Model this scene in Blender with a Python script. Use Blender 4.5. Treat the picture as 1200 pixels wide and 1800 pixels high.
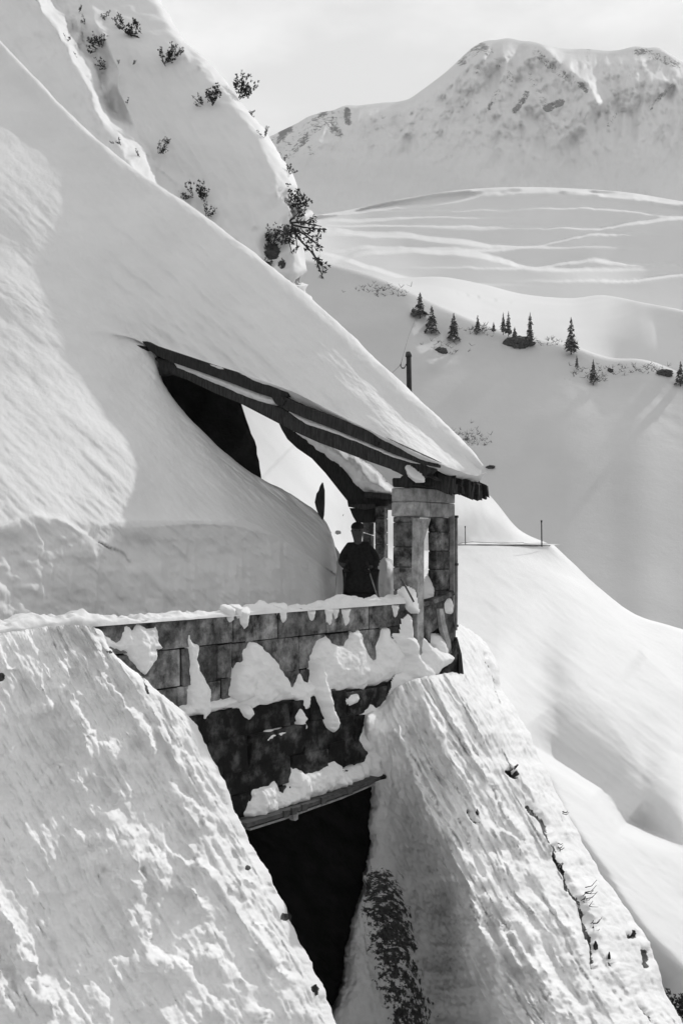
import bpy, bmesh, math, random
import numpy as np
from mathutils import Vector, Matrix
random.seed(7)
rng = np.random.RandomState(11)
S = bpy.context.scene
for o in list(bpy.data.objects): bpy.data.objects.remove(o)
C = S.collection
# ------------------------------------------------------------------ camera
cam = bpy.data.objects.new('camera', bpy.data.cameras.new('camera')); C.objects.link(cam)
cam.location = (0, 0, 0); cam.rotation_euler = (math.radians(90), 0, 0)
cam.data.sensor_fit = 'VERTICAL'; cam.data.sensor_height = 36; cam.data.lens = 40
cam.data.shift_y = 60/1800; cam.data.clip_start = .1; cam.data.clip_end = 20000
S.camera = cam
# ------------------------------------------------------------------ sun and sky
SUN_AZ, SUN_EL = 39.0, 33.0            # degrees right of the view axis, above the horizon
sd = Vector((math.sin(math.radians(SUN_AZ))*math.cos(math.radians(SUN_EL)), math.cos(math.radians(SUN_AZ))*math.cos(math.radians(SUN_EL)), math.sin(math.radians(SUN_EL))))
sl = bpy.data.lights.new('sun', 'SUN'); sl.energy = 2.85; sl.angle = math.radians(.9); sl.color = (1, 1, 1)
so = bpy.data.objects.new('sun', sl); C.objects.link(so); so.rotation_euler = sd.to_track_quat('Z', 'Y').to_euler()
W = bpy.data.worlds.new('World'); S.world = W; W.use_nodes = True
nt = W.node_tree; nt.nodes.clear()
def N(t, k, **kw):
    n = t.nodes.new(k)
    for a, b in kw.items(): setattr(n, a, b)
    return n
sky = N(nt, 'ShaderNodeTexSky', sky_type='NISHITA', sun_disc=False); sky.sun_elevation = math.radians(SUN_EL)
sky.sun_rotation = math.radians(SUN_AZ); sky.altitude = 1800
bw = N(nt, 'ShaderNodeRGBToBW'); nt.links.new(sky.outputs[0], bw.inputs[0])
tc = N(nt, 'ShaderNodeTexCoord'); mp = N(nt, 'ShaderNodeMapping'); mp.inputs['Scale'].default_value = (1, 1, 2.2)
nz = N(nt, 'ShaderNodeTexNoise'); nz.inputs['Scale'].default_value = 4.2; nz.inputs['Detail'].default_value = 7; nz.inputs['Roughness'].default_value = .55
nt.links.new(tc.outputs['Generated'], mp.inputs[0]); nt.links.new(mp.outputs[0], nz.inputs['Vector'])
cr = N(nt, 'ShaderNodeMapRange'); cr.inputs[1].default_value = .4; cr.inputs[2].default_value = .65; cr.inputs[3].default_value = 6.3; cr.inputs[4].default_value = 8.1
nt.links.new(nz.outputs[0], cr.inputs[0])
mx = N(nt, 'ShaderNodeMix', data_type='FLOAT'); mx.inputs[0].default_value = .9        # a thin bright veil of high cloud over the sky
nt.links.new(bw.outputs[0], mx.inputs[2]); nt.links.new(cr.outputs[0], mx.inputs[3])
bg = N(nt, 'ShaderNodeBackground'); bg.inputs[1].default_value = .125
wo = N(nt, 'ShaderNodeOutputWorld'); nt.links.new(mx.outputs[0], bg.inputs[0]); nt.links.new(bg.outputs[0], wo.inputs[0])
S.view_settings.view_transform = 'Standard'; S.view_settings.look = 'None'; S.view_settings.exposure = .07; S.view_settings.gamma = 1
S.view_settings.use_curve_mapping = False
S.render.engine = 'CYCLES'; S.cycles.max_bounces = 8; S.cycles.diffuse_bounces = 5

# ------------------------------------------------------------------ numeric helpers
F = 2000.0
def U(x, y, D): return np.array([(x-600)/F*D, D, -(y-960)/F*D])
def _h(i, j, k, s):
    n = (i*374761393 + j*668265263 + k*1274126177 + s*974711) & 0xffffffff
    n = ((n ^ (n >> 13))*1274126177) & 0xffffffff
    n = ((n ^ (n >> 16))*2246822519) & 0xffffffff
    return ((n ^ (n >> 15)) & 0xffff)/65535.0
def noise(x, y, z=0., s=0):
    x, y, z = np.broadcast_arrays(np.asarray(x, float), np.asarray(y, float), np.asarray(z, float))
    xi = np.floor(x).astype(np.int64); yi = np.floor(y).astype(np.int64); zi = np.floor(z).astype(np.int64)
    f = lambda t: t*t*t*(t*(t*6-15)+10)
    u, v, w = f(x-xi), f(y-yi), f(z-zi); r = 0
    for a in (0, 1):
        for b in (0, 1):
            for c in (0, 1):
                r = r + (u if a else 1-u)*(v if b else 1-v)*(w if c else 1-w)*_h(xi+a, yi+b, zi+c, s)
    return r*2-1
def fbm(x, y, z=0., o=4, s=0, g=.5):
    r = 0; a = 1.; t = 0
    for i in range(o):
        r = r+a*noise(x, y, z, s+i*17); t += a; a *= g; x = x*2.03+3.1; y = y*2.03+1.7; z = np.asarray(z)*2.03
    return r/t
def sst(t): t = np.clip(t, 0, 1); return t*t*(3-2*t)
def pdist(px, py, pl):
    """signed distance in photo pixels to a polyline (positive on the right-hand side / above), and how far along (0..1)"""
    best = np.full(px.shape, 1e9); sg = np.zeros(px.shape); al = np.zeros(px.shape)
    L = [0]
    for a, b in zip(pl[:-1], pl[1:]): L.append(L[-1]+math.hypot(b[0]-a[0], b[1]-a[1]))
    for i, (a, b) in enumerate(zip(pl[:-1], pl[1:])):
        dx, dy = b[0]-a[0], b[1]-a[1]; q = dx*dx+dy*dy
        t = np.clip(((px-a[0])*dx+(py-a[1])*dy)/q, 0, 1)
        ex = px-a[0]-t*dx; ey = py-a[1]-t*dy; d = np.hypot(ex, ey); m = d < best
        best = np.where(m, d, best); sg = np.where(m, np.sign(dy*ex-dx*ey), sg); al = np.where(m, (L[i]+t*math.sqrt(q))/L[-1], al)
    return best*sg, al
def cr1(P, ns, axis):
    """Catmull-Rom along an axis of a control grid; ns = samples in each segment"""
    P = np.moveaxis(P, axis, 0); n = len(P); out = []
    ext = np.concatenate([[2*P[0]-P[1]], P, [2*P[-1]-P[-2]]])
    for i in range(n-1):
        a, b, c, d = ext[i], ext[i+1], ext[i+2], ext[i+3]
        for k in range(ns[i]):
            t = k/ns[i]
            out.append(.5*(2*b+(c-a)*t+(2*a-5*b+4*c-d)*t*t+(3*b-a-3*c+d)*t**3))
    out.append(P[-1])
    return np.moveaxis(np.array(out), 0, axis)
def project(P): D = P[..., 1]; return 600+P[..., 0]/D*F, 960-P[..., 2]/D*F
def gnormals(P):
    du = np.gradient(P, axis=1); dv = np.gradient(P, axis=0); n = np.cross(dv, du)
    n /= np.linalg.norm(n, axis=-1, keepdims=True)+1e-12
    return n
def mesh_np(name, V, Fq, mat, attr=None, smooth=True, parent=None):
    me = bpy.data.meshes.new(name); V = np.asarray(V, np.float32); Fq = np.asarray(Fq, np.int32)
    k = Fq.shape[1]
    me.vertices.add(len(V)); me.vertices.foreach_set('co', V.ravel())
    me.loops.add(Fq.size); me.loops.foreach_set('vertex_index', Fq.ravel())
    me.polygons.add(len(Fq)); me.polygons.foreach_set('loop_start', np.arange(0, Fq.size, k, dtype=np.int32)); me.polygons.foreach_set('loop_total', np.full(len(Fq), k, np.int32))
    if smooth: me.polygons.foreach_set('use_smooth', np.ones(len(Fq), bool))
    me.update(calc_edges=True); me.validate()
    if attr is not None:
        a = me.attributes.new('rock', 'FLOAT', 'POINT'); a.data.foreach_set('value', np.asarray(attr, np.float32).ravel())
    me.materials.append(mat)
    o = bpy.data.objects.new(name, me); C.objects.link(o)
    if parent is not None: o.parent = parent
    return o
def structure(o): o['kind'] = 'structure'; return o
def tag(o, label, cat, group=None, kind=None):
    o['label'] = label; o['category'] = cat
    if group: o['group'] = group
    if kind: o['kind'] = kind
    return o
def thing(name, label, cat, loc=(0, 0, 0), group=None):
    o = bpy.data.objects.new(name, None); C.objects.link(o); o.location = loc; o.empty_display_size = .2
    return tag(o, label, cat, group)
def reparent(o, p): o.parent = p; o.matrix_parent_inverse = Matrix.Translation(-Vector(p.location)); return o

def sheet(name, G, mat, step=3., relief=None, rough=None, hole=None, rock=None, jig=0):
    """a snow surface lofted through a grid of surveyed points (x, y, distance)"""
    G = np.array(G, float); G = np.stack([G[..., 0], G[..., 1], np.log(G[..., 2])], -1)
    def cnt(A):   # A: pixel length of every segment [rows, segs]
        return A
    du = np.hypot(np.diff(G[..., 0], axis=1), np.diff(G[..., 1], axis=1)); dv = np.hypot(np.diff(G[..., 0], axis=0), np.diff(G[..., 1], axis=0))
    def inside(a, b): 
        mx_ = (a+b)/2; return (mx_[..., 0] > -60) & (mx_[..., 0] < 1260) & (mx_[..., 1] > -60) & (mx_[..., 1] < 1860)
    iu = inside(G[:, 1:], G[:, :-1]).any(0); iv = inside(G[1:], G[:-1]).any(1)
    nu = [max(2, int(np.percentile(du[:, i], 80)/step/(1 if iu[i] else 4))) for i in range(du.shape[1])]
    nv = [max(2, int(np.percentile(dv[i], 80)/step/(1 if iv[i] else 4))) for i in range(dv.shape[0])]
    ru = np.concatenate([[0], np.cumsum(nu)]); rv = np.concatenate([[0], np.cumsum(nv)])
    Q = cr1(cr1(G, nu, 1), nv, 0)
    if jig: Q[..., 0] += jig*fbm(Q[..., 1]/60, Q[..., 0]/200, 0, 4, 17)*1.6
    D = np.exp(Q[..., 2]); P = np.stack([(Q[..., 0]-600)/F*D, D, -(Q[..., 1]-960)/F*D], -1)
    n = gnormals(P)
    px, py = Q[..., 0], Q[..., 1]
    rk = np.zeros(px.shape)
    if rock is not None: rk = rock(px, py, P)
    if relief is not None:
        P = P*(1-relief(px, py, P)/np.maximum(D, 1))[..., None]      # relief stands out towards the open side of the slope
    if rough is not None:
        n2 = gnormals(P); P = P+n2*rough(px, py, P)[..., None]
    a, b = px.shape
    fx, fy = project(P); SURF[name] = (fx, fy, P)
    I = np.arange(a*b).reshape(a, b)
    q = np.stack([I[:-1, :-1], I[1:, :-1], I[1:, 1:], I[:-1, 1:]], -1)
    keep = np.ones(q.shape[:2], bool)
    if hole:
        for r0, r1, c0, c1 in hole: keep[rv[r0]:rv[r1], ru[c0]:ru[c1]] = False
    q = q[keep]
    o = mesh_np(name, P.reshape(-1, 3), q, mat, rk if rock is not None else None)
    return structure(o)
SURF = {}
def on_surf(name, x, y, D0):
    """nearest surveyed point of a terrain surface seen in that direction (front side)"""
    fx, fy, P = SURF[name]; d = np.hypot(fx-x, fy-y)+np.maximum(P[..., 1]-D0*1.15, 0)*3+.4*P[..., 1]*(40/max(D0, 40)); i = np.unravel_index(np.argmin(d), d.shape); return float(P[i][1])

def scarp(px, py, pl, H, wl, wr, fade=.12, wob=0., s=0):
    """relief across a line: falls off over wl pixels on its left, wr on its right"""
    if wob: px = px+wob*fbm(px/40, py/40, 0, 2, s+5); py = py+wob*fbm(px/40+9, py/40, 0, 2, s+6)
    d, al = pdist(px, py, pl)
    g = np.where(d < 0, np.exp(-(np.abs(d)/wl)**1.3), np.exp(-(np.abs(d)/wr)**1.3))
    cx, cy = pl[-1][0]-pl[0][0], pl[-1][1]-pl[0][1]; ch = ((px-pl[0][0])*cx+(py-pl[0][1])*cy)/(cx*cx+cy*cy)
    w = sst(ch/fade)*sst((1-ch)/fade) if fade else 1
    return H*g*w

# ------------------------------------------------------------------ materials
def mat(name):
    m = bpy.data.materials.new(name); m.use_nodes = True; t = m.node_tree; b = t.nodes['Principled BSDF']
    b.inputs['Specular IOR Level'].default_value = .25
    return m, t, b
def tex(t, scale, detail=6, rough=.6, vec=None, stretch=None):
    c = N(t, 'ShaderNodeTexCoord'); n = N(t, 'ShaderNodeTexNoise'); n.inputs['Scale'].default_value = scale; n.inputs['Detail'].default_value = detail; n.inputs['Roughness'].default_value = rough
    if stretch:
        mp = N(t, 'ShaderNodeMapping'); mp.inputs['Scale'].default_value = stretch[0]; mp.inputs['Rotation'].default_value = stretch[1]
        t.links.new(c.outputs['Object'], mp.inputs[0]); t.links.new(mp.outputs[0], n.inputs['Vector'])
    else: t.links.new(c.outputs['Object'], n.inputs['Vector'])
    return n
def ramp(t, fac, stops):
    r = N(t, 'ShaderNodeValToRGB'); e = r.color_ramp.elements
    while len(e) < len(stops): e.new(.5)
    for i, (p, v) in enumerate(stops): e[i].position = p; e[i].color = (v, v, v, 1)
    t.links.new(fac, r.inputs[0]); return r
def snow(name, sc, lo=.62, hi=.70, bump=.25, dist=.02, rock=False, stretch=None, rockcol=(.012, .09), rt=.5, rs=None):
    m, t, b = mat(name); b.inputs['Roughness'].default_value = .75
    n1 = tex(t, sc*.3, 5); r1 = ramp(t, n1.outputs[0], [(.3, lo), (.7, hi)])
    n2 = tex(t, sc*3, 8, .7, stretch=stretch); 
    bp = N(t, 'ShaderNodeBump'); bp.inputs['Strength'].default_value = bump; bp.inputs['Distance'].default_value = dist
    t.links.new(n2.outputs[0], bp.inputs['Height']); t.links.new(bp.outputs[0], b.inputs['Normal'])
    col = r1.outputs[0]
    if rock:
        at = N(t, 'ShaderNodeAttribute', attribute_name='rock'); n3 = tex(t, rs or sc*1.2, 8, .75)
        ad = N(t, 'ShaderNodeMath', operation='ADD'); t.links.new(at.outputs['Fac'], ad.inputs[0]); t.links.new(n3.outputs[0], ad.inputs[1])
        th = N(t, 'ShaderNodeMapRange'); th.inputs[1].default_value = rt+.49; th.inputs[2].default_value = rt+.53; t.links.new(ad.outputs[0], th.inputs[0])
        n4 = tex(t, (rs or sc)*2.5, 6, .7); r4 = ramp(t, n4.outputs[0], [(.35, rockcol[0]), (.7, rockcol[1])])
        mc = N(t, 'ShaderNodeMix', data_type='RGBA'); t.links.new(th.outputs[0], mc.inputs[0]); t.links.new(col, mc.inputs[6]); t.links.new(r4.outputs[0], mc.inputs[7]); col = mc.outputs[2]
    t.links.new(col, b.inputs['Base Color'])
    return m
def plain(name, lo, hi, sc=8, rough=.85, bump=.4, dist=.01, stretch=None, pos=(.35, .65), rand=0., stain=None):
    m, t, b = mat(name); b.inputs['Roughness'].default_value = rough
    n1 = tex(t, sc, 8, .65, stretch=stretch); r1 = ramp(t, n1.outputs[0], [(pos[0], lo), (pos[1], hi)]); col = r1.outputs[0]
    if stain:
        n5 = tex(t, stain[0], 7, .75); r5 = ramp(t, n5.outputs[0], [(.40, stain[1]), (.58, stain[2])])
        vs = N(t, 'ShaderNodeVectorMath', operation='MULTIPLY'); t.links.new(col, vs.inputs[0]); t.links.new(r5.outputs[0], vs.inputs[1]); col = vs.outputs[0]
    if rand:
        oi = N(t, 'ShaderNodeObjectInfo'); mr = N(t, 'ShaderNodeMapRange'); mr.inputs[3].default_value = 1-rand; mr.inputs[4].default_value = 1+rand; t.links.new(oi.outputs['Random'], mr.inputs[0])
        vm = N(t, 'ShaderNodeVectorMath', operation='SCALE'); t.links.new(col, vm.inputs[0]); t.links.new(mr.outputs[0], vm.inputs['Scale']); col = vm.outputs[0]
    t.links.new(col, b.inputs['Base Color'])
    n2 = tex(t, sc*4, 8, .7, stretch=stretch); bp = N(t, 'ShaderNodeBump'); bp.inputs['Strength'].default_value = bump; bp.inputs['Distance'].default_value = dist
    t.links.new(n2.outputs[0], bp.inputs['Height']); t.links.new(bp.outputs[0], b.inputs['Normal'])
    return m
M = {}
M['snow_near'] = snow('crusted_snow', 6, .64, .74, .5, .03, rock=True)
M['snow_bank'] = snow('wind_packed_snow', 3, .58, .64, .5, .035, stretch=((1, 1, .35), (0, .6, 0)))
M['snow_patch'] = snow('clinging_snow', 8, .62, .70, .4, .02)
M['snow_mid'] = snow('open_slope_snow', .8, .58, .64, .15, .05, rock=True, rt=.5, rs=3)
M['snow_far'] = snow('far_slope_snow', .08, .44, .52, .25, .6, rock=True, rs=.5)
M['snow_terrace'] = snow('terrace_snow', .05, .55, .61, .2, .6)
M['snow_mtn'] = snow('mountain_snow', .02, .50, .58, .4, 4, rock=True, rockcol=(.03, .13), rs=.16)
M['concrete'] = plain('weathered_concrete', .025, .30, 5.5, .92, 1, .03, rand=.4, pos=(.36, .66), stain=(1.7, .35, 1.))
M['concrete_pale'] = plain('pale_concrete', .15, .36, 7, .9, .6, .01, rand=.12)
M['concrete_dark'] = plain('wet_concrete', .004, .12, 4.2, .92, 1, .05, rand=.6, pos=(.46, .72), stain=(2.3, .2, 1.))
M['joint'] = plain('dark_mortar', .008, .03, 6)
M['wood'] = plain('old_dark_timber', .008, .035, 6, .85, .6, .01, stretch=((8, 1, 1), (0, 0, .65)), rand=.4)
M['rock'] = plain('dark_rock', .008, .06, 2.5, .9, 1, .06)
M['void'] = plain('shade_black_rock', .004, .02, 2, .95, .8, .05)  # near-black base colour holds the shade of the enclosed gully and gallery
M['needle'] = plain('dark_pine_needles', .012, .045, 3)
M['twig'] = plain('dark_bark', .012, .04, 10)
M['spruce'] = plain('frosted_spruce_needles', .04, .12, .8)
M['cloth'] = plain('black_loden_cloth', .008, .02, 20, .95, .3, .004)
M['cloth2'] = plain('dark_wool_trousers', .006, .015, 20, .95)
M['skin'] = plain('shaded_skin', .045, .065, 20, .6, .1, .001)
M['metal'] = plain('galvanised_metal', .12, .25, 12, .5, .1, .002)
M['iron'] = plain('rusty_iron', .02, .06, 12, .6, .3, .003)
M['leather'] = plain('boot_leather', .008, .015, 12, .5)

# ------------------------------------------------------------------ road frame: u along the parapet, v towards the hill
BX, BY = -3.02, 10.07; UX, UY = .594, .8045; VX, VY = -.8045, .594
def R(u, v, z): return np.array([BX+UX*u+VX*v, BY+UY*u+VY*v, z])
def on_v(x, y, v0):
    t = (x-600)/F; bx, by = BX+VX*v0, BY+VY*v0; u = (bx-by*t)/(UY*t-UX); D = by+UY*u; return U(x, y, D)
def on_u(x, y, u0):
    t = (x-600)/F; bx, by = BX+UX*u0, BY+UY*u0; v = (bx-by*t)/(VY*t-VX); D = by+VY*v; return U(x, y, D)

# ================================================================== SETTING: terrain
def flow(px, py, ang, wa, wb, s=0, warp=.8):
    """downhill flutes: sharp crests running along an image direction"""
    c, sn = math.cos(math.radians(ang)), math.sin(math.radians(ang))
    a = px*c+py*sn; b = -px*sn+py*c
    b = b+warp*wb*fbm(a/wa*1.6, b/wb/5, 0, 3, s+3)*2.2
    q = noise(a/wa, b/wb, 0, s)
    r = 1-np.abs(q)*1.6
    return np.clip(r, -1, 1)
def saw(px, py, ang, wa, wb, s=0):
    """overlapping crusts: steep on the side the flutes turn to the right, long on the other"""
    c, sn = math.cos(math.radians(ang)), math.sin(math.radians(ang))
    a = px*c+py*sn; b = px*sn-py*c
    t = b/wb+1.3*fbm(a/wa, b/(wb*3), 0, 3, s)+.16*fbm(a/30, b/14, 0, 3, s+9)
    f = t-np.floor(t); k = np.floor(t)
    amp = _h(k.astype(np.int64), (k*0).astype(np.int64), (k*0).astype(np.int64), s)
    m = sst((fbm(a/wa*1.3, b/wb/1.5, 0, 2, s+21)+.25)*2.4)
    return np.where(f < .82, f/.82, (1-f)/.18)*m*(.4+.6*amp)

# ---- A: the snow cascade that pours over the parapet in the left foreground
A = [
 [(-400,1136,8.2),(-150,1126,9.2),(0,1113,9.9),(70,1103,10.25),(120,1099,10.5),(168,1103,10.85)],
 [(-400,1170,8.2),(-150,1160,9.0),(0,1135,9.75),(80,1128,10.2),(140,1125,10.6),(188,1140,10.95)],
 [(-400,1260,8.1),(-150,1245,8.9),(0,1215,9.6),(110,1205,10.2),(180,1198,10.7),(256,1205,11.35)],
 [(-400,1380,8.0),(-150,1360,8.8),(0,1330,9.5),(140,1310,10.2),(240,1295,10.9),(323,1268,11.75)],
 [(-400,1500,7.8),(-150,1480,8.7),(0,1450,9.35),(170,1430,10.2),(290,1420,11.1),(392,1412,12.15)],
 [(-400,1620,7.6),(-150,1600,8.5),(0,1570,9.2),(190,1550,10.1),(330,1530,11.1),(442,1508,12.3)],
 [(-400,1740,7.3),(-150,1720,8.3),(0,1690,9.0),(220,1670,10.0),(380,1640,11.0),(492,1612,12.2)],
 [(-400,1860,7.0),(-150,1840,8.0),(0,1810,8.7),(250,1790,9.8),(430,1770,10.9),(556,1745,12.0)],
 [(-400,2000,6.7),(-150,1990,7.7),(0,1960,8.4),(280,1940,9.5),(480,1920,10.6),(620,1890,11.7)],
 [(-400,2300,6.2),(-150,2300,7.0),(0,2250,7.8),(300,2230,8.9),(520,2210,10.0),(690,2180,11.2)]]
A = [[(x, y, D-.28*(i/5.)**2) for i, (x, y, D) in enumerate(r)] for r in A]
A = [r+[(r[-1][0]+14, r[-1][1]+14, r[-1][2]+.7), (r[-1][0]-10, r[-1][1]+60, r[-1][2]+2.4)] for r in A]
ridA = [([(52,1108),(75,1190),(90,1262)],.09,40,5),
 ([(105,1118),(125,1200),(155,1300),(165,1360),(210,1400),(235,1450),(270,1490),(330,1560),(360,1600),(404,1655)],.2,55,6),
 ([(150,1110),(190,1190),(240,1270),(280,1340),(330,1400),(400,1500),(470,1600)],.15,50,8),
 ([(118,1340),(170,1410),(187,1485)],.10,45,4),
 ([(160,1280),(200,1330),(232,1405)],.08,35,5),
 ([(225,1440),(258,1600),(270,1665),(330,1702),(385,1765),(400,1800)],.17,60,6),
 ([(208,1518),(245,1560),(262,1620)],.07,25,4),
 ([(-20,1540),(30,1640),(72,1720),(105,1800),(140,1860)],.22,50,7),
 ([(-40,1660),(10,1720),(50,1800)],.1,30,5),
 ([(360,1655),(440,1740),(490,1810)],.12,50,6),
 ([(280,1480),(400,1555),(480,1680),(560,1810)],.14,40,7),
 ([(0,1125),(20,1175),(26,1180)],.06,20,4),
 ([(200,1105),(260,1220),(330,1330),(400,1440),(450,1560)],.1,30,8)]
def relA(px, py, P):
    edge = sst((px-(py-1100)*.62-40)/110)
    h = .12*fbm(P[..., 0]*.7, P[..., 2]*.7, P[..., 1]*.7, 3, 2)+.03*fbm(P[..., 0]*4, P[..., 2]*4, P[..., 1]*4, 3, 12)
    qx = px+5*fbm(px/9, py/9, 0, 3, 401); qy = py+5*fbm(px/9, py/9, 7, 3, 402)
    for i, (pl, H, wl, wr) in enumerate(ridA): h = h+scarp(qx, qy, pl, H*1.3, wl*1.0, wr*.7, .1, 12, i)*np.clip(.75+1.1*fbm(px/45, py/45, i, 2, 403), 0, 1.5)
    fa = px*.5+py*.87; fb = px*.87-py*.5; fb = fb+9*fbm(fa/90, fb/60, 0, 2, 407)
    h = h+.06*fbm(px/80, py/100, 0, 5, 404, .6)+.05*(1-np.abs(fbm(fa/240, fb/18, 0, 4, 405, .6))*2)*(.45+.55*edge)
    h = h+.12*saw(px, py, 60, 330, 50, 4)*(.4+.6*edge)+.075*saw(px, py, 61, 220, 19, 40)*(.35+.65*edge)+.03*saw(px, py, 61, 110, 8, 48)*(.25+.75*edge)+.025*fbm((px*.5+py*.87)/40, (px*.87-py*.5)/9, 0, 4, 19)
    return h
def roughN(amp, sc, s=0):
    def f(px, py, P): return amp*fbm(P[..., 0]*sc, P[..., 1]*sc, P[..., 2]*sc, 4, s, .6)
    return f
def rockA(px, py, P):
    k = 0
    for c, r in [((500,1612), 9), ((553,1738), 8), ((2,1190), 9), ((436,1525), 6)]:
        k = np.maximum(k, sst(1-np.hypot(px-c[0], py-c[1])/r/1.5)*1.2)
    d, al = pdist(px, py, [(188,1146),(215,1148),(240,1170),(255,1200),(262,1218)]); k = np.maximum(k, sst(1-np.abs(d)/7)*.62)
    return k
sheet('snow_slope', A, M['snow_near'], 2.6, relA, lambda px, py, P: roughN(.02, 8, 3)(px, py, P)+.008*fbm(P[..., 0]*30, P[..., 1]*30, P[..., 2]*30, 3, 8), rock=rockA, jig=7)

# ---- C: the fluted snow buttress under the corner pier, with the hollow below the bridge
Cg = [
 [(560,1240,19),(620,1190,18),(660,1150,17.6),(700,1120,17.4),(750,1100,17.6),(790,1090,18.2),(812,1098,19.2),(832,1112,20.5)],
 [(560,1330,17.5),(628,1262,16.2),(652,1236,16),(700,1200,16.2),(752,1185,16.3),(800,1160,16.8),(826,1130,18),(858,1150,20)],
 [(570,1400,17.2),(636,1270,14.5),(660,1240,14.7),(705,1208,14.95),(760,1195,15.2),(812,1200,15.9),(840,1190,17),(872,1205,19)],
 [(590,1440,17.6),(646,1330,15.0),(680,1300,14.4),(725,1290,14.5),(785,1285,14.8),(840,1280,15.4),(880,1270,16.6),(912,1275,18.4)],
 [(600,1500,18.2),(655,1420,15.9),(690,1395,14.8),(740,1390,14.4),(800,1385,14.6),(860,1375,15.2),(910,1365,16.2),(950,1362,18.0)],
 [(590,1580,19),(640,1510,17.0),(690,1490,15.9),(750,1480,14.6),(810,1480,14.2),(880,1470,14.9),(945,1460,15.8),(998,1450,17.6)],
 [(560,1680,19.5),(620,1620,17.6),(690,1600,17.0),(760,1590,15.9),(826,1590,13.9),(900,1570,14.3),(990,1558,15.3),(1058,1553,17.2)],
 [(540,1770,19.5),(600,1720,17.9),(690,1700,17.6),(765,1700,17.0),(822,1690,14.2),(930,1680,13.8),(1045,1668,14.8),(1128,1662,16.8)],
 [(500,1880,19.5),(580,1830,18.0),(690,1810,17.8),(780,1800,16.8),(886,1800,13.3),(990,1790,13.3),(1090,1775,14.3),(1168,1768,16.4)],
 [(470,2000,19),(570,1980,17.8),(700,1960,17.3),(820,1950,15.5),(960,1940,12.7),(1080,1930,12.8),(1180,1900,13.8),(1240,1880,16)],
 [(430,2300,18),(560,2300,17),(720,2280,16),(880,2270,14),(1060,2250,11.8),(1200,2240,12),(1320,2200,13),(1400,2150,15)]]
Cg = [[(x, y, D+(0, 0, 0, 0, 0, .25, .8, 1.5)[i]) for i, (x, y, D) in enumerate(r)] for r in Cg]
Cg = [[(x, y, D+(0, 1.7, 1.6, .8, 0, 0, 0, 0)[i]*(0, 0, 0, 0, .25, .6, 1, 1, 1, 1, 1)[j]) for i, (x, y, D) in enumerate(r)] for j, r in enumerate(Cg)]
Cg = [[(r[1][0]+14, r[1][1]+10, r[1][2]+4.5)]+r[1:] for r in Cg]
Cg = [r+[(r[-1][0]+12, r[-1][1]+16, r[-1][2]+1.2), (r[-1][0]-15, r[-1][1]+80, r[-1][2]+4)] for r in Cg]
ridC = [([(690,1235),(715,1330),(770,1430),(830,1530),(880,1640),(935,1750),(960,1810)],.14,35,7),
 ([(780,1230),(830,1330),(900,1450),(960,1560),(1020,1680),(1090,1790)],.16,50,7),
 ([(830,1180),(880,1290),(940,1400),(1000,1540),(1080,1690),(1140,1790)],.13,40,7),
 ([(760,1500),(800,1545),(840,1610),(870,1680),(920,1790)],.16,30,7),
 ([(850,1530),(920,1640),(980,1740),(1020,1810)],.16,50,6),
 ([(880,1640),(900,1640),(990,1790)],.1,30,6),
 ([(745,1220),(790,1330),(850,1430),(900,1540),(960,1650)],.12,40,6),
 ([(820,1370),(850,1450),(900,1470),(935,1520)],.1,30,5),
 ([(700,1240),(712,1300),(735,1380),(780,1480)],.1,18,6)]
def relC(px, py, P):
    m = sst((px-(700+(py-1400)*.22))/50)
    h = .14*fbm(P[..., 0]*.7, P[..., 2]*.7, P[..., 1]*.7, 3, 12)+.03*fbm(P[..., 0]*4, P[..., 2]*4, P[..., 1]*4, 3, 15)
    qx = px+5*fbm(px/9, py/9, 0, 3, 411); qy = py+5*fbm(px/9, py/9, 7, 3, 412)
    for i, (pl, H, wl, wr) in enumerate(ridC): h = h+scarp(qx, qy, pl, H*2.0, wl*.8, wr*.8, .08, 7, 30+i)*np.clip(.75+1.1*fbm(px/45, py/45, i, 2, 413), 0, 1.5)
    fa = px*.5+py*.87; fb = px*.87-py*.5; fb = fb+9*fbm(fa/90, fb/60, 0, 2, 417)
    h = h+.05*fbm(px/80, py/100, 0, 5, 414, .6)*m+.11*(1-np.abs(fbm(fa/320, fb/17, 0, 4, 415, .6))*2)*m
    h = h+.19*saw(px, py, 61, 330, 42, 14)*m+.11*saw(px, py, 60, 220, 15, 43)*m+.04*saw(px, py, 61, 110, 6, 73)*m+.03*saw(px, py, 76, 90, 11, 63)*(1-m)
    h = h+(1-m)*.22*fbm(px/60, py/130, 0, 5, 71)
    return h
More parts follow.
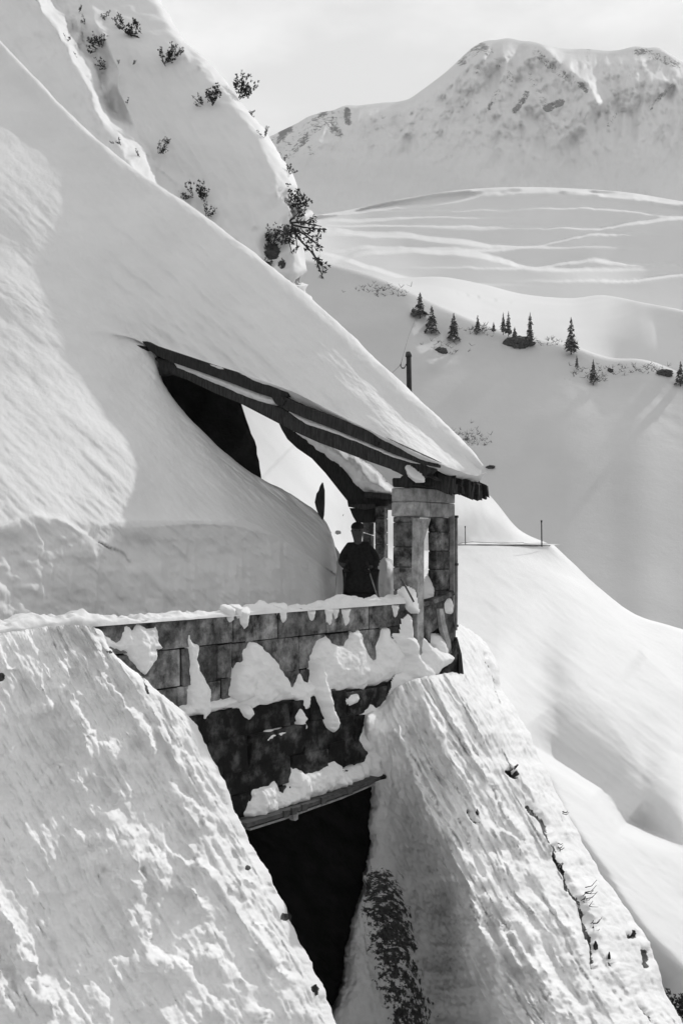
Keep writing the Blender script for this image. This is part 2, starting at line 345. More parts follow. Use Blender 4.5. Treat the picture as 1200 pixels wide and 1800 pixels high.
def rockC(px, py, P):
    k = 0; px = px+16*fbm(px/26, py/26, 0, 4, 301, .65)*(px < 780)+4*fbm(px/20, py/20, 0, 3, 303); py = py+8*fbm(px/22+4, py/22, 0, 3, 302)
    for pl, w, a in [([(664,1565),(680,1620),(695,1700),(718,1800),(730,1850)],70,.56), ([(700,1640),(730,1700),(745,1760)],16,.5), ([(600,1750),(620,1700),(640,1560),(650,1480)],26,.26), ([(855,1150),(872,1200),(882,1235)],5,.5),  # faint specks along the void edge put the hollow's shade into the colour
                     ([(930,1418),(955,1440),(972,1480),(982,1500)],7,.62), ([(978,1500),(1000,1560),(1025,1600),(1035,1650)],8,.6),
                     ([(895,1355),(903,1362)],6,1.2), ([(825,1430),(840,1450)],4,.7), ([(808,1440),(850,1540)],4,.35), ([(1040,1650),(1046,1700)],5,.7),
                     ([(1068,1680),(1076,1700)],4,.7), ([(1125,1770),(1145,1790)],5,.8), ([(1108,1640),(1118,1640)],6,.9), ([(1134,1675),(1140,1700)],8,.95)]:
        d, al = pdist(px, py, pl); k = np.maximum(k, sst(1.25-np.abs(d)/w)*a)
    return k
sheet('snow_buttress', Cg, M['snow_near'], 2.8, relC, lambda px, py, P: roughN(.03, 7, 33)(px, py, P)+.010*fbm(P[..., 0]*28, P[..., 1]*28, P[..., 2]*28, 3, 88)-.12*rockC(px, py, P), rock=rockC, jig=6)

# ---- D/E: hillside, snow load of the roof and the bank beside the road in one sheet with the opening of the gallery left out
crest = [(-350,-310,28),(-100,-40,24.5),(45,120,22.9),(165,240,21.9),(262,314,21),(340,366,20.3),(420,425,19.7),(500,487,19.1),(590,563,18.3),(670,640,17.6),(740,706,17),(810,770,16.6),(847,818,16.3)]
DE = [
 [(x-130, y+75, D+9) for x, y, D in crest],
 [(x-22, y+20, D+1.8) for x, y, D in crest],
 crest,
 [(-395,-270,27.4),(-140,12,24.0),(5,165,22.4),(132,277,21.3),(236,342,20.4),(316,392,19.75),(398,452,19.1),(478,513,18.5),(566,588,17.75),(645,665,17.05),(712,732,16.5),(790,792,16.25),(845,828,16.15)],
 [(-450,0,22.6),(-200,160,20.7),(-20,300,19.8),(120,400,19.3),(225,458,19.1),(320,500,18.75),(405,550,18.15),(480,597,17.6),(572,655,17.0),(655,718,16.35),(725,770,15.95),(797,817,15.95),(844,836,16.1)],
 [(-450,260,19.6),(-200,350,18.6),(0,440,18.2),(140,510,18.25),(240,570,18.5),(335,618,18.0),(425,655,17.4),(500,688,16.8),(597,738,16.2),(688,785,15.65),(754,815,15.35),(812,838,15.9),(842,843,16.12)],
 [(-450,330,18.6),(-200,410,17.8),(5,490,17.5),(142,545,17.8),(253,602,18.35),(345,641,17.72),(430,670,17.1),(505,697,16.6),(600,745,16.05),(690,790,15.52),(755,822,15.2),(812,846,15.88),(838,849,16.12)],
 [(-450,380,18.0),(-200,455,17.3),(8,525,17.1),(146,572,17.5),(256,608,18.33),(300,720,20.2),(350,790,20.4),(410,840,20.2),(465,880,20.0),(520,910,19.8),(560,935,19.8),(600,980,19.6),(612,1080,19.4)],
 [(-450,430,17.4),(-200,500,16.8),(10,560,16.75),(150,600,17.2),(261,616,18.3),(284,668,18.15),(331,732,17.95),(391,791,17.8),(451,836,17.65),(511,869,17.6),(556,901,17.75),(583,938,17.85),(594,988,18.0)],
 [(-450,560,15.2),(-200,610,15.3),(15,650,15.7),(150,675,16.2),(232,690,16.9),(284,722,17.0),(335,768,17.0),(392,815,17.0),(449,853,17.1),(505,884,17.2),(548,915,17.4),(578,955,17.6),(592,1002,17.8)],
 [(-450,740,12.9),(-200,760,13.4),(20,770,14.1),(148,780,14.75),(222,790,15.2),(280,815,15.6),(332,842,15.9),(390,868,16.2),(446,892,16.5),(498,916,16.8),(540,943,17.1),(572,978,17.4),(590,1020,17.7)],
 [(-450,900,11.0),(-200,895,11.9),(20,885,12.95),(146,896,13.75),(218,906,14.25),(285,910,14.8),(345,911,15.3),(402,916,15.75),(452,926,16.1),(498,942,16.5),(536,966,16.9),(568,1002,17.3),(589,1040,17.65)],
 [(-450,985,10.7),(-200,975,11.6),(15,955,12.75),(140,950,13.55),(215,948,14.1),(285,942,14.7),(345,938,15.25),(402,940,15.7),(452,950,16.05),(498,966,16.45),(536,990,16.85),(568,1022,17.25),(588,1055,17.6)],
 [(-450,1120,10.6),(-200,1100,11.5),(15,1060,12.65),(140,1050,13.45),(215,1045,14.0),(285,1040,14.6),(345,1030,15.1),(402,1030,15.55),(452,1030,15.95),(498,1035,16.35),(536,1045,16.8),(568,1062,17.2),(588,1080,17.55)],
 [(-450,1290,10.4),(-200,1260,11.3),(15,1230,12.4),(140,1200,13.2),(215,1190,13.8),(285,1180,14.3),(345,1170,14.8),(402,1160,15.3),(452,1150,15.8),(498,1140,16.2),(536,1130,16.6),(568,1125,17.1),(588,1120,17.5)]]
def relD(px, py, P):
    up = sst((905-py)/60)
    h = .10*fbm(P[..., 0]*.35, P[..., 2]*.35, P[..., 1]*.35, 3, 22)*up
    c, sn = math.cos(math.radians(42)), math.sin(math.radians(42)); a = px*c+py*sn; b = -px*sn+py*c
    h = h+.02*fbm(a/120, b/30, 0, 4, 58)+.045*fbm(a/70, b/14, 0, 4, 51)*sst((py-200)/100)                                    # wind ripples
    d, al = pdist(px, py, [(262,625),(300,690),(370,770),(440,830),(520,875),(580,950)])
    h = h+.07*fbm(a/60, b/7, 0, 4, 55)*np.exp(-(np.abs(d)/38)**2)                             # torn, layered snow along the lip of the bank
    lip, al = pdist(px, py, [(-200,935),(0,930),(60,905),(110,915),(165,950),(175,925),(210,915),(300,914),(400,916),(430,912),(470,930),(560,990)])
    h = h+.10*np.where(lip < 0, np.exp(-np.abs(lip)/45), np.exp(-np.abs(lip)/5))*(py > 820)
    g = sst((py-930)/30)
    h = h+g*(.12*fbm(px/130, py/60, 0, 4, 77)+.05*fbm(px/20, py/130, 0, 3, 78))
    h = h+scarp(px, py, [(165,940),(172,1000),(170,1090)], .07, 22, 3, .15, 5)+scarp(px, py, [(60,900),(72,960),(66,1000),(80,1060)], .05, 30, 3, .15, 6)
    return h
sheet('hillside_snow', DE, M['snow_bank'], 3.0, relD, lambda px, py, P: .006*fbm(P[..., 0]*14, P[..., 1]*14, P[..., 2]*14, 3, 5)+.03*fbm(P[..., 0]*1.6, P[..., 1]*1.6, P[..., 2]*1.6, 3, 6), hole=[(6, 7, 4, 12)])

# ---- F: steep shrubby flank behind
Fr = [(262,-60,44),(275,0,43),(312,62,41),(345,92,40),(372,122,39.5),(412,172,39),(462,238,38),(502,300,37),(524,345,36.4),(541,372,36),(524,410,35.5),(528,460,35),(541,522,34.5),(560,580,34),(575,625,33.6)]
Fg = []
for i, (x, y, D) in enumerate(Fr):
    t = i/(len(Fr)-1)
    Fg.append([(x-620, y-230+60*t, D+6), (x-430, y-190+60*t, D+3.2), (x-300, y-120+40*t, D+1.4), (x-190, y-60+20*t, D+.2), (x-100, y-20, D-.5), (x-34, y-4, D-.7), (x, y, D), (x+6, y+14, D+2.5), (x-60, y+60, D+9)])
def relF(px, py, P):
    h = .22*fbm(P[..., 0]*.16, P[..., 2]*.16, P[..., 1]*.16, 3, 91)
    for pl, H, wl, wr in [([(150,-20),(200,110),(250,260),(330,350)],.5,18,8),
                          ([(195,120),(240,220),(290,310)],.5,24,18),([(400,180),(450,240),(478,300),(490,365)],.45,30,12),([(426,342),(445,380),(455,405)],.22,14,5),
                          ([(270,5),(320,80),(340,110)],.3,20,8),([(340,66),(366,80),(372,110),(366,118)],.35,20,8)]:
        h = h+scarp(px, py, pl, H, wl, wr, .15, 6)
    qx = px+9*fbm(px/50, py/50, 0, 3, 97)
    d, al = pdist(qx, py, [(-40,-260),(50,-40),(105,60),(150,140),(190,225),(240,300),(300,370),(420,520)])
    h = h+4.5*(1-sst((d+6)/(44+16*noise(px/50, py/60, 0, 98))))+.35*fbm(qx/9, py/60, 0, 3, 99)*np.exp(-((d-18)/26)**2)
    c, sn = math.cos(math.radians(58)), math.sin(math.radians(58)); a = px*c+py*sn; b = -px*sn+py*c
    return h+.03*fbm(a/80, b/9, 0, 3, 95)
def rockF(px, py, P):
    k = 0
    for c, r, a in [((528,360),12,.8), ((480,430),16,.85), ((520,500),12,.8), ((515,345),10,.7), ((706*.5+3,79),8,1.0), ((505,492),9,.8), ((535,512),9,.9), ((520,380),8,.8), ((512,398),12,.7), ((500,455),9,.7), ((538,490),7,.8), ((472,455),8,.7)]:
        k = np.maximum(k, sst(1.5-np.hypot(px-c[0], py-c[1])/r/1.3)*a*.78)
    return k
sheet('snow_flank', Fg, M['snow_mid'], 3.4, relF, lambda px, py, P: .12*fbm(P[..., 0]*1.2, P[..., 1]*1.2, P[..., 2]*1.2, 4, 3)-.5*rockF(px, py, P), rock=rockF)

# ---- K: sunlit hillside seen through the gallery and beyond the pier
K = [[(380,420,56),(520,540,55),(640,660,58),(740,750,70),(800,812,84),(846,856,90),(872,884,92),(912,931,94),(962,955,95)],
     [(350,480,50),(490,620,48),(610,730,50),(720,810,60),(790,862,78),(836,895,85),(868,912,88),(905,938,91),(945,955.2,93)],
     [(340,600,43),(450,720,41),(570,820,42),(660,890,48),(730,925,62),(800,940,80),(848,947,85),(895,952,89),(930,955.4,91)],
     [(340,740,37),(440,840,35),(540,930,36),(620,970,42),(690,975,56),(770,957,78),(840,955.6,84),(885,955.6,88),(920,955.6,90)],
     [(360,900,32),(470,980,31),(560,1060,32),(640,1080,36),(700,1060,50),(770,975,77),(830,957.5,82.5),(880,956.8,86),(915,956.6,88)]]
K = [r+[(r[-1][0]+20, r[-1][1]+8, r[-1][2]+6)] for r in K]
def relK(px, py, P):
    c, sn = math.cos(math.radians(50)), math.sin(math.radians(50)); a = px*c+py*sn; b = -px*sn+py*c
    return .2*fbm(P[..., 0]*.3, P[..., 2]*.3, P[..., 1]*.3, 3, 61)+.03*fbm(a/50, b/8, 0, 3, 62)
def rockK(px, py, P):
    k = 0
    for c, r, a in [((594,936), 7, .9), ((580,936), 3, 1.), ((603,905), 2.5, .9)]: k = np.maximum(k, sst(1.3-np.hypot((px-c[0]), (py-c[1])*1.3)/r)*a)
    return k
sheet('sunlit_hillside', K, M['snow_mid'], 3.2, relK, None, rock=rockK)

# ---- G: embankment below the far road
G = [[(690,957,78),(805,957,80),(870,957,80),(930,957,80),(966,958,80)],
 [(690,990,70),(808,992,72),(885,992,73),(955,992,76),(1003,994,79)],
 [(690,1030,63),(812,1035,65),(910,1035,67),(1000,1032,71),(1045,1033,78)],
 [(690,1090,56),(820,1110,57),(940,1110,60),(1050,1100,66),(1110,1082,76)],
 [(700,1200,46),(850,1215,48),(985,1215,52),(1110,1185,61),(1215,1120,75)],
 [(720,1350,37),(880,1350,39),(1030,1360,43),(1180,1320,52),(1380,1200,75)],
 [(760,1500,31),(940,1500,33),(1100,1500,37),(1300,1450,47),(1600,1330,72)],
 [(800,1750,25),(1000,1750,27),(1200,1750,31),(1450,1700,40),(1800,1550,64)],
 [(850,2150,20),(1050,2150,22),(1300,2150,26),(1600,2050,34),(2000,1850,57)]]
G = [r+[(r[-1][0]+4, r[-1][1]+10, r[-1][2]+3), (r[-1][0]-40, r[-1][1]+90, r[-1][2]+14)] for r in G]
def relG(px, py, P):
    h = .7*fbm(P[..., 0]*.09, P[..., 2]*.09, P[..., 1]*.09, 3, 41)
    h = h+scarp(px, py, [(880,1215),(905,1290),(960,1325),(1055,1385),(1100,1445),(1165,1470),(1230,1500)][::-1], -7.5, 95, 10, 0)*sst((px-870)/110)*sst((1215-px)/90)
    h = h+scarp(px, py, [(930,1310),(970,1370),(1000,1420),(1060,1510),(1110,1585),(1150,1640),(1210,1700),(1260,1800)], 0, 90, 50, .06)-7*sst((py-1290)/110)*sst(-pdist(px, py, [(930,1290),(970,1350),(1000,1420),(1060,1510),(1110,1585),(1150,1640),(1210,1700),(1300,1900)])[0]/90)
    h = h+scarp(px, py, [(880,1060),(960,1130),(1060,1200),(1200,1280)], .9, 50, 60, .2)+scarp(px, py, [(1120,1140),(1160,1180),(1200,1215),(1260,1260)], 1.4, 60, 8, .15)
    h = h+scarp(px, py, [(890,1000),(980,1040),(1100,1140),(1200,1230)], .6, 50, 60, .2)
    h = h+scarp(px, py, [(940,1130),(1060,1250),(1160,1400),(1230,1480)], .9, 60, 60, .2)
    c, sn = math.cos(math.radians(38)), math.sin(math.radians(38)); a = px*c+py*sn; b = -px*sn+py*c
    return h+.12*fbm(a/160, b/18, 0, 3, 44)
def rockG(px, py, P):
    k = 0
    for pl, w, a in [([(972,1352),(980,1362)],3,.0)]:
        d, al = pdist(px, py, pl); k = np.maximum(k, sst(1.2-np.abs(d)/w)*a)
    return k
sheet('road_embankment', G, M['snow_mid'], 3.6, relG, lambda px, py, P: .02*fbm(P[..., 0]*2, P[..., 1]*2, P[..., 2]*2, 3, 5), rock=rockG)
# flat far road between embankment and hillside
sheet('far_road', [[(690,955.5,96),(805,955.4,96),(880,955.4,96),(935,955.2,96),(985,957.0,94)], [(690,957,77.8),(805,957,79.8),(870,957,79.8),(930,957,79.8),(967,958,79.9)]], M['snow_mid'], 6)

# ---- H: valley slope with the tree line
sh = [(430,440),(540,458),(600,470),(660,488),(720,515),(790,547),(860,575),(930,595),(1000,608),(1070,630),(1130,634),(1200,655),(1330,700),(1600,760)]
shD = [360,352,348,344,338,333,328,324,320,316,314,312,305,295]
H = [[(x, y+60, D+40) for (x, y), D in zip(sh, shD)], [(x, y+5, D+9) for (x, y), D in zip(sh, shD)], [(x, y, D) for (x, y), D in zip(sh, shD)]]
for k, (dy, dd) in enumerate([(14, -5), (60, -15), (150, -35), (260, -57), (380, -78), (520, -100), (800, -140)]):
    H.append([(x, y+dy, D+dd) for (x, y), D in zip(sh, shD)])
def relH(px, py, P):
    m = sst((py-500)/80)
    h = 1.2*fbm(P[..., 0]*.012, P[..., 2]*.014, P[..., 1]*.012, 2, 101)*m
    h = h+scarp(px, py, [(722,520),(716,570),(735,620),(775,660)], 3.5, 45, 26, .2)
    h = h+1.6*fbm(P[..., 0]*.06, P[..., 2]*.06, P[..., 1]*.06, 4, 105)*np.exp(-((py-(520+(px-700)*.3+60))/50)**2)
    return h
def rockH(px, py, P):
    k = 0
    for c, r, a in [((640,500),14,.38), ((700,515),20,.42), ((680,555),22,.34), ((775,615),10,.6), ((700,600),10,.36), ((845,690+85),14,.42), ((820,770),14,.45),((862,820),9,.6),((1100,655),26,.4),((1060,660),18,.35),((900,595),26,.38),((1010,625),14,.35),((780,600),18,.4),((1165,655),8,.8)]:
        k = np.maximum(k, sst(1.4-np.hypot(px-c[0], (py-c[1])*1.6)/r)*a)
    return k
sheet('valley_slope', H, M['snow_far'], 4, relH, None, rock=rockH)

# ---- I: drifted terraces
Ir = [(335,336),(345,352),(360,372),(390,410),(430,452),(470,490),(505,520),(545,556),(590,600),(700,700)]
xs = [380, 520, 600, 700, 800, 900, 1000, 1100, 1200, 1330, 1600]
topy = [380,381,372,351,335,329,331,338,354,370,384]
rowsI = []
Dr = [930, 772, 762, 735, 705, 680, 657, 636, 604, 560]
frac = [-.12, 0, .06, .22, .4, .55, .68, .8, .93, 1.2]
boty = [470,480,500,520,560,600,620,650,680,740,800]
for f, D in zip(frac, Dr):
    rowsI.append([(x, (ty*(1-f)+by*f) if f >= 0 else ty+25, D*(1+.0*x)) for x, ty, by in zip(xs, topy, boty)])
streaks = [  # (line across the slope, thickness of the lit bench px, depth of the bench m)
 ([(500,384),(560,379),(600,374),(680,356),(760,340),(860,334),(980,337),(1060,346),(1150,357),(1260,364)],6,14),
 ([(600,378),(660,372),(720,368),(790,358),(850,346),(920,342),(1010,336)],5,9),
 ([(540,392),(620,391),(690,387),(760,383)],4,8),
 ([(540,406),(640,412),(700,419),(760,425),(830,432),(870,437)],8,13),
 ([(600,461),(650,448),(720,446),(790,447),(840,454),(880,462),(925,476)],9,15),
 ([(600,446),(640,438),(700,440)],5,7),
 ([(880,443),(940,437),(1000,424),(1045,414)],4,9),
 ([(1050,404),(1120,396),(1180,389),(1300,384)],5,10),
 ([(1120,497),(1180,485),(1260,478)],4,8),
 ([(540,440),(580,450),(640,474),(700,492),(750,503)],5,8),
 ([(1100,346),(1150,358),(1200,364),(1260,362)],10,9),
 ([(540,420),(590,413),(650,418)],6,7),
 ([(900,372),(980,366),(1080,372),(1160,380)],3,6), ([(690,399),(780,403),(870,398)],3,5), ([(940,472),(1040,461),(1130,468)],3,6)]
def relI(px, py, P):
    h = 1.2*fbm(P[..., 0]*.008, P[..., 2]*.02, P[..., 1]*.004, 2, 131)
    for i, (pl, w, Z) in enumerate(streaks):
        X = [p[0] for p in pl]; Y = [p[1] for p in pl]
        ys = sum(np.interp(px+k, X, Y) for k in (-12, -6, 0, 6, 12))/5+3.5*fbm(px/45+i*7, 0*px, 0, 3, i)
        wd = (w+1.5)*(1.0+.3*noise(px/70+i, 0*px, 0, i+80)); d = ys-py
        Lx = max(X[-1]-X[0], 160); xm = (X[0]+X[-1])/2; wv = np.where(px > xm, np.exp(-(np.abs(px-xm)/(.6*Lx))**2.1), np.exp(-(np.abs(px-xm)/(.8*Lx))**2)); wd = wd*(.35+.65*wv)+.8
        g = sst(d/wd)
        h = h-Z*4.2*g*(1-(1-wv)**2)
    return h
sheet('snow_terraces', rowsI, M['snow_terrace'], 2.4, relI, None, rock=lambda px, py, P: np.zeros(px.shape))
# gentle sunlit shoulder above the tree line
shl = [[(660,492,500),(720,488,530),(780,487,545),(850,500,545),(920,517,540),(1000,524,530),(1060,519,500),(1130,532,385),(1200,546,345),(1330,580,330)],
 [(664,497,430),(722,498,450),(782,500,458),(850,515,455),(920,532,448),(1000,540,440),(1060,541,415),(1130,562,352),(1200,588,334),(1330,620,322)],
 [(668,502,376),(724,510,385),(786,522,388),(850,545,384),(920,562,378),(1000,572,370),(1060,580,360),(1130,606,328),(1200,630,321),(1330,660,314)],
 [(670,520,346),(728,535,342),(790,560,336),(860,590,330),(930,612,326),(1000,625,322),(1070,650,318),(1130,655,316),(1200,680,313),(1330,720,306)]]
shl = [[(x+4, y+18, D+30) for x, y, D in shl[0]]]+shl
def relS(px, py, P):
    h = 2*fbm(P[..., 0]*.02, P[..., 1]*.02, 0, 2, 141)
    h = h+scarp(px, py, [(1000,540),(1080,548),(1105,580),(1130,625),(1150,650)][::-1], -0.0, 9, 60, .2)
    h = h-9*sst(1-np.abs(py-(515+(px-800)*.17))/22)*sst(1-np.abs(px-850)/90)*np.sign(py-(515+(px-800)*.17))*-.6
    return h
sheet('snow_shoulder', shl, M['snow_terrace'], 3.4, relS, None, rock=lambda px, py, P: np.zeros(px.shape))

# ---- J: the mountain
skl = [(300,330),(420,262),(470,243),(505,228),(540,208),(575,198),(608,188),(650,184),(712,180),(742,160),(780,132),(815,98),(845,76),(900,69),(950,80),(990,88),(1040,90),(1080,90),(1120,84),(1160,88),(1200,112),(1290,120),(1400,200)]
J = []
ridge = []
skl = [(float(x), float(np.interp(x, [p[0] for p in skl], [p[1] for p in skl])+2.6*fbm(x/16, 0, 0, 3, 5)*(300 < x)*(x < 660 or x > 800)*1.0)) for x in list(range(300, 1400, 22))+[1400]]
for x, y in skl: ridge.append((x, y, float(np.interp(x, [560, 900], [1780, 1900]))))
J.append([(x, y+60, D+500) for x, y, D in ridge]); J.append([(x, y+4, D+60) for x, y, D in ridge]); J.append(ridge)
for f, dd in [(.05, -20), (.2, -85), (.4, -175), (.6, -265), (.8, -355), (1, -440), (1.3, -560)]:
    J.append([(x, y*(1-f)+420*f, D+dd) for x, y, D in ridge])
def relJ(px, py, P):
    m = sst((py-np.interp(px, [p[0] for p in skl], [p[1] for p in skl]))/25)
    r = 1-np.abs(fbm(px/70+py/160, py/150-px/260, 0, 6, 201, .6))*2.4
    h = 36*r*m*(.3+.7*sst((330-py)/140))+14*(1-np.abs(fbm(px/30, py/40, 0, 5, 207))*2)*m*sst((300-py)/140)
    for pl, H_, wl, wr in [([(940,74),(965,92),(1000,118),(1030,146),(1060,200)],85,60,15), ([(850,76),(860,140),(880,190),(905,250)],10,50,50), ([(1040,202),(1100,200),(1140,175),(1190,140)],-16,40,9),
                           ([(470,245),(560,300),(700,330)],8,40,60), ([(1080,95),(1100,150),(1130,180)],10,40,35)]:
        h = h+scarp(px, py, pl, H_, wl, wr, .1, 8)
    return h
def rockJ(px, py, P):
    k = 0
    for pl, w, a in [([(490,250),(530,235),(560,215),(600,205)],26,.42), ([(575,215),(595,232)],14,.5), ([(520,262),(545,235)],11,.5), ([(500,270),(560,262)],14,.4), ([(620,205),(700,200)],12,.36), ([(640,190),(660,195)],7,.4), ([(610,195),(612,215)],9,.6),
                     ([(810,110),(845,82),(860,90)],13,.5), ([(840,120),(870,150)],16,.38), ([(870,105),(900,145)],12,.42), ([(940,90),(970,120),(1020,150)],12,.48), ([(930,130),(960,190)],10,.42),
                     ([(860,190),(875,160)],8,.5), ([(905,195),(925,165)],9,.52), ([(960,190),(985,180)],10,.6), ([(1020,150),(1030,160)],7,.6), ([(1120,90),(1170,105),(1190,115)],12,.5),
                     ([(1140,190),(1180,150)],7,.5), ([(1080,200),(1070,220)],8,.45), ([(900,80),(960,90)],8,.36), ([(640,245),(650,262)],9,.42), ([(1100,110),(1110,140)],12,.34), ([(560,290),(620,270)],20,.3), ([(700,200),(780,150)],10,.25)]:
        d, al = pdist(px, py, pl); k = np.maximum(k, sst(1.4-np.abs(d)/w)*a)
    d = py-np.interp(px, [p[0] for p in skl], [p[1] for p in skl])
    st = fbm(px/26+py/60, py/70-px/120, 0, 5, 231, .6)
    k = np.maximum(k, (.20+.38*st)*np.exp(-(np.maximum(d, 0)/75)**2)*(px > 760)); k = np.maximum(k, (.36+.45*st)*np.exp(-(np.maximum(d-8, 0)/50)**2)*sst((660-px)/60))
    return k+.12*fbm(px/14, py/14, 0, 3, 222)
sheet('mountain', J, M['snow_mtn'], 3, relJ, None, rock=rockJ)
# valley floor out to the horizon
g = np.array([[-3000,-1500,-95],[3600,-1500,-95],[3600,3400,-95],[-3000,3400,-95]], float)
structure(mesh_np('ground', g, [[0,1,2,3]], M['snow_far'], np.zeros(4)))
# road bed between parapet and bank
rb = []
for v in np.linspace(.28, 6.5, 34):
    rb.append([R(u, v, -1.42+.10*float(noise(u*1.3, v*1.3))+.04*float(noise(u*5, v*5))+(.5 if False else 0)) for u in np.linspace(-4, 7.2+.55*v, 80)])
rb = np.array(rb); a_, b_ = rb.shape[:2]; I = np.arange(a_*b_).reshape(a_, b_)
structure(mesh_np('road', rb.reshape(-1, 3), np.stack([I[:-1, :-1], I[:-1, 1:], I[1:, 1:], I[1:, :-1]], -1).reshape(-1, 4), M['snow_patch']))
# ================================================================== STRUCTURES
def bm_obj(name, bm, m, parent=None, smooth=False):
    me = bpy.data.meshes.new(name); bmesh.ops.recalc_face_normals(bm, faces=bm.faces[:]); bm.to_mesh(me); bm.free()
    if smooth:
        for p in me.polygons: p.use_smooth = True
    me.materials.append(m); o = bpy.data.objects.new(name, me); C.objects.link(o)
    if parent is not None: o.parent = parent; o.matrix_parent_inverse = Matrix.Translation(-Vector(parent.location)) if parent.type == 'EMPTY' and parent.parent is None else Matrix()
    return o
def prism(name, front, back, m, parent=None):
    """solid between two matching outlines of 3-D points"""
    bm = bmesh.new(); a = [bm.verts.new(Vector(p)) for p in front]; b = [bm.verts.new(Vector(p)) for p in back]; n = len(a)
    bm.faces.new(a); bm.faces.new(b[::-1])
    for i in range(n): bm.faces.new((a[i], a[(i+1) % n], b[(i+1) % n], b[i]))
    bmesh.ops.triangulate(bm, faces=[f for f in bm.faces if len(f.verts) > 4])
    return bm_obj(name, bm, m, parent)
def prism_v(name, pts, v0, v1, m, parent=None):
    """outline measured on the plane of the parapet (v = v0), carried back to v1 parallel to itself"""
    f = [on_v(x, y, v0) for x, y in pts]; d = np.array([VX, VY, 0])*(v1-v0); return prism(name, f, [p+d for p in f], m, parent)
def prism_u(name, pts, u0, u1, m, parent=None):
    f = [on_u(x, y, u0) for x, y in pts]; d = np.array([UX, UY, 0])*(u1-u0); return prism(name, f, [p+d for p in f], m, parent)
def prism_y(name, pts, D, dp, m, parent=None):
    f = [U(x, y, D) for x, y in pts]; d = np.array([.25, 1, 0])*dp; return prism(name, f, [p+d for p in f], m, parent)
def boxuv(name, u0, u1, v0, v1, z0, z1, m, parent=None, jit=0., ch=.012, n=0):
    """stone or beam squared to the road frame, arrises knocked off"""
    bm = bmesh.new(); r = random.Random(int(abs(u0*991+v0*577+z0*313)*10)+n)
    j = lambda: r.uniform(-jit, jit)
    vs = {}
    for iu, u in enumerate((u0, u1)):
        for iv, v in enumerate((v0, v1)):
            for iz, z in enumerate((z0, z1)):
                vs[iu, iv, iz] = bm.verts.new(Vector(R(u+j(), v+j(), z+j())))
    for k in ([(0,0,0),(1,0,0),(1,0,1),(0,0,1)], [(0,1,0),(0,1,1),(1,1,1),(1,1,0)], [(0,0,0),(0,0,1),(0,1,1),(0,1,0)], [(1,0,0),(1,1,0),(1,1,1),(1,0,1)], [(0,0,1),(1,0,1),(1,1,1),(0,1,1)], [(0,0,0),(0,1,0),(1,1,0),(1,0,0)]):
        bm.faces.new([vs[q] for q in k])
    if ch: bmesh.ops.bevel(bm, geom=bm.edges[:], offset=ch, segments=1, affect='EDGES', clamp_overlap=True)
    return bm_obj(name, bm, m, parent)
def inpoly(px, py, pl):
    """signed distance to an outline, positive inside"""
    best = np.full(px.shape, 1e9); ins = np.zeros(px.shape, bool); n = len(pl)
    for i in range(n):
        a, b = pl[i], pl[(i+1) % n]; dx, dy = b[0]-a[0], b[1]-a[1]; q = dx*dx+dy*dy+1e-9
        t = np.clip(((px-a[0])*dx+(py-a[1])*dy)/q, 0, 1); best = np.minimum(best, np.hypot(px-a[0]-t*dx, py-a[1]-t*dy))
        c = ((a[1] > py) != (b[1] > py)) & (px < (b[0]-a[0])*(py-a[1])/((b[1]-a[1]) if b[1] != a[1] else 1e-9)+a[0]); ins ^= c
    return np.where(ins, best, -best)
def snow_cake(name, pts, plane, normal, T, label, w=16, step=1.8, rag=2.5, s=0, back=.05, flute=.0, es=.012):
    """snow plastered on a wall: outline on that wall, its own domed thickness T (m) in front of it"""
    xs_ = np.arange(min(p[0] for p in pts)-9, max(p[0] for p in pts)+10, step); ys_ = np.arange(min(p[1] for p in pts)-9, max(p[1] for p in pts)+10, step)
    X, Y = np.meshgrid(xs_, ys_); sd_ = inpoly(X+rag*1.5*fbm(X/13, Y/13, 0, 3, s, .5), Y+rag*1.5*fbm(X/13+5, Y/13, 0, 3, s+1, .5), pts)
    base = np.stack(plane(X, Y), -1)
    h = T*(1-np.exp(-np.maximum(sd_, 0)/w))*(1+.45*fbm(X/22, Y/30, 0, 3, s+2))+.018*fbm(X/6, Y/9, 0, 3, s+4)*(sd_ > 0)+flute*fbm(X/5, Y/60, 0, 2, s+7)*(sd_ > 2)
    h = np.where(sd_ > 0, h, np.maximum(sd_*es, -back*3))
    P = base+h[..., None]*np.array(normal)
    ok = sd_ > -6.0; I = np.arange(X.size).reshape(X.shape)
    q = np.stack([I[:-1, :-1], I[1:, :-1], I[1:, 1:], I[:-1, 1:]], -1); k = ok[:-1, :-1] & ok[1:, :-1] & ok[1:, 1:] & ok[:-1, 1:]
    q = q[k]; used, inv = np.unique(q, return_inverse=True)
    fr = P.reshape(-1, 3)[used]; fa = inv.reshape(q.shape)
    o = mesh_np(name, fr, fa, M['snow_patch'])
    tag(o, label, 'snow', kind='stuff'); return o
def planev(v0): 
    def f(x, y):
        t = (x-600)/F; bx, by = BX+VX*v0, BY+VY*v0; u = (bx-by*t)/(UY*t-UX); D = by+UY*u
        return t*D, D, -(y-960)/F*D
    return f
NV = (-VX, -VY, 0)   # out of the wall, towards the valley

